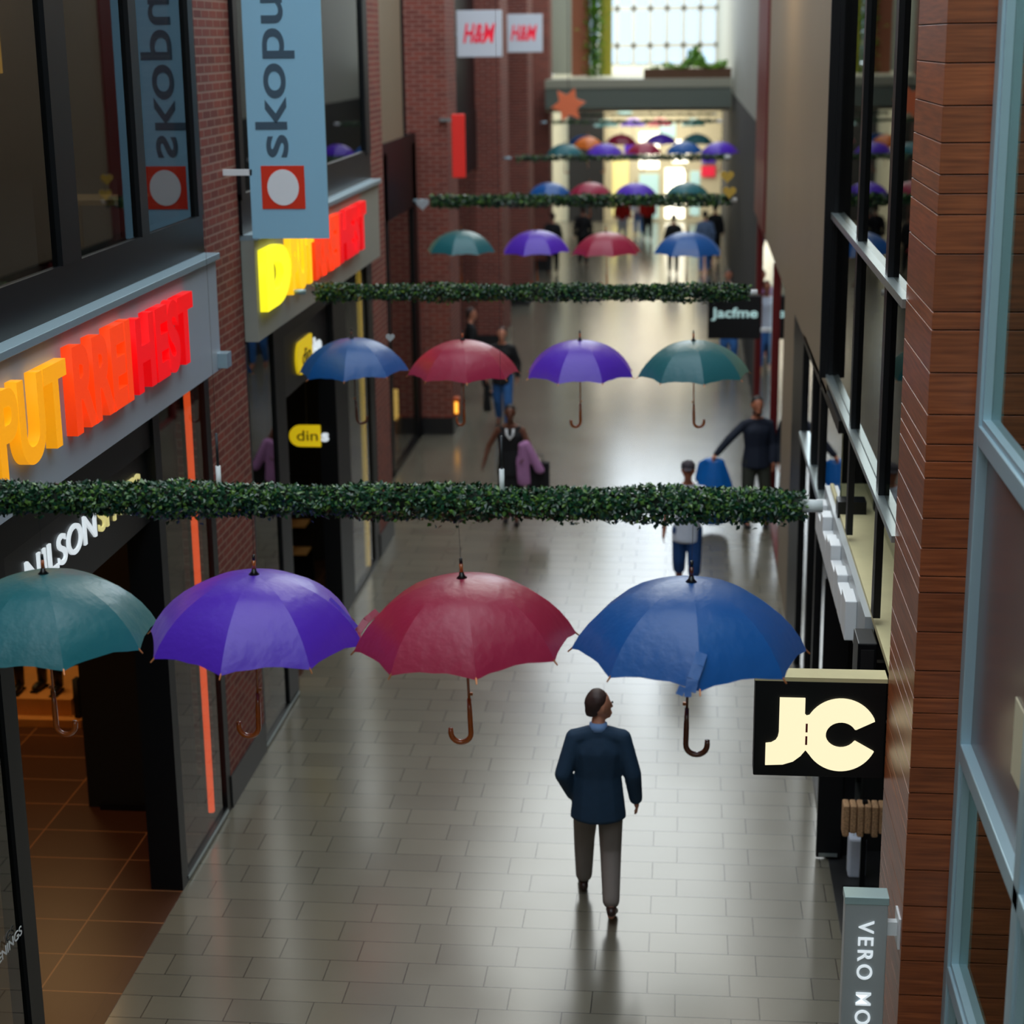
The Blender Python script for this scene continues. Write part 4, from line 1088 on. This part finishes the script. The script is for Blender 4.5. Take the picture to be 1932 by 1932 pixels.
crowd = [(.9, 35.6, PI, 'tee', 'denimp', 'hair', 'person in a pale top standing just beyond the black projecting sign'),
         (.92, 37.4, PI, 'mauve', 'blackc', 'hairb', 'person in a pink top beyond the black projecting sign'),
         (-.33, 50.6, 0, 'blackc', 'olive', 'hairb', 'person in a black top in the middle of the far crowd'),
         (.55, 50.8, 0, 'greyc', 'denimp', 'hairb', 'person in a blue-grey top at the right of the far crowd'),
         (.88, 53.5, 0, 'blackc', 'blackc', 'hair', 'person in dark clothes at the right edge of the far crowd'),
         (-1.25, 59.5, PI, 'redc', 'blackc', 'hair', 'person in a red top and black trousers far away'),
         (-2.05, 58.5, PI, 'redc', 'tee', 'hairb', 'person in a red top and pale trousers far away'),
         (-3.0, 52.5, 0, 'blackc', 'blackc', 'hair', 'person in black at the left of the far crowd'),
         (-3.75, 50.5, 0, 'blackc', 'blackc', 'hair', 'person in black close to the left shops in the far crowd'),
         (-1.6, 61.0, 0, 'tee', 'denimp', 'hair', 'person in a white top between the two people in red')]
for (x, y, f, tp, lg, hr, lab) in crowd:
    s = random.choice((-1, 1))
    person(lab, (x, y, 0), f, random.uniform(1.66, 1.82), 'skt', hr, (tp, 'long'), (lg, 'long'), 'blackc', vox=.03, group='far crowd',
           knees=((-.10, .1 + .06 * s, .5), (.10, .1 - .06 * s, .5)), ankles=((-.10, .17 * s, .1), (.10, -.17 * s, .1)), toes=((-.11, .17 * s + .16, .03), (.11, -.17 * s + .16, .03)))

# ------------------------------------------------------------------ lamps inside the shops, and unseen fill lamps added
def area(name, loc, rot, sx, sy, e, col):
    l = bpy.data.lights.new(name, 'AREA'); l.shape = 'RECTANGLE'; l.size = sx; l.size_y = sy; l.energy = e; l.color = col
    o = bpy.data.objects.new(name, l); COL.objects.link(o); o.location = loc; o.rotation_euler = rot
    return o
area('shop_ceiling_light', (-6.4, 13.0, 3.8), (0, 0, 0), 1.5, 2.5, 32, (1, .42, .10))
area('shop_ceiling_light', (-5.2, 25.5, 3.8), (0, 0, 0), .5, 4, 40, (1, .5, .18))
area('shop_ceiling_light', (-6.2, 18.0, 3.8), (0, 0, 0), .6, .8, 6, (1, .6, .3))
area('upper_room_light', (-6.5, 11.0, 8.5), (0, 0, 0), 1.5, 3, 6, (1, .6, .3))
area('upper_shop_light', (2.6, 6.0, 4.4), (0, 0, 0), 1.0, 4, 14, (1, .75, .45))
area('shop_ceiling_light', (2.6, 6.0, 2.8), (0, 0, 0), 1.0, 4, 14, (1, .7, .35))
area('far_floor_fill', (-1.4, 62.5, 5.0), (0, 0, 0), 4, 5, 420, (1, .9, .72))  # unseen fill added to brighten the far floor and shop front
area('wall_patch_fill', (.2, 21.5, 8.6), (0, math.radians(-60), 0), .5, 1.5, 60, (1, .72, .38))  # unseen lamp added to throw a warm patch on the taupe wall
area('display_step_fill', (-6.5, 16.2, 3.4), (0, 0, 0), .8, .8, 26, (1, .6, .25))  # unseen fill added above the display step to brighten it
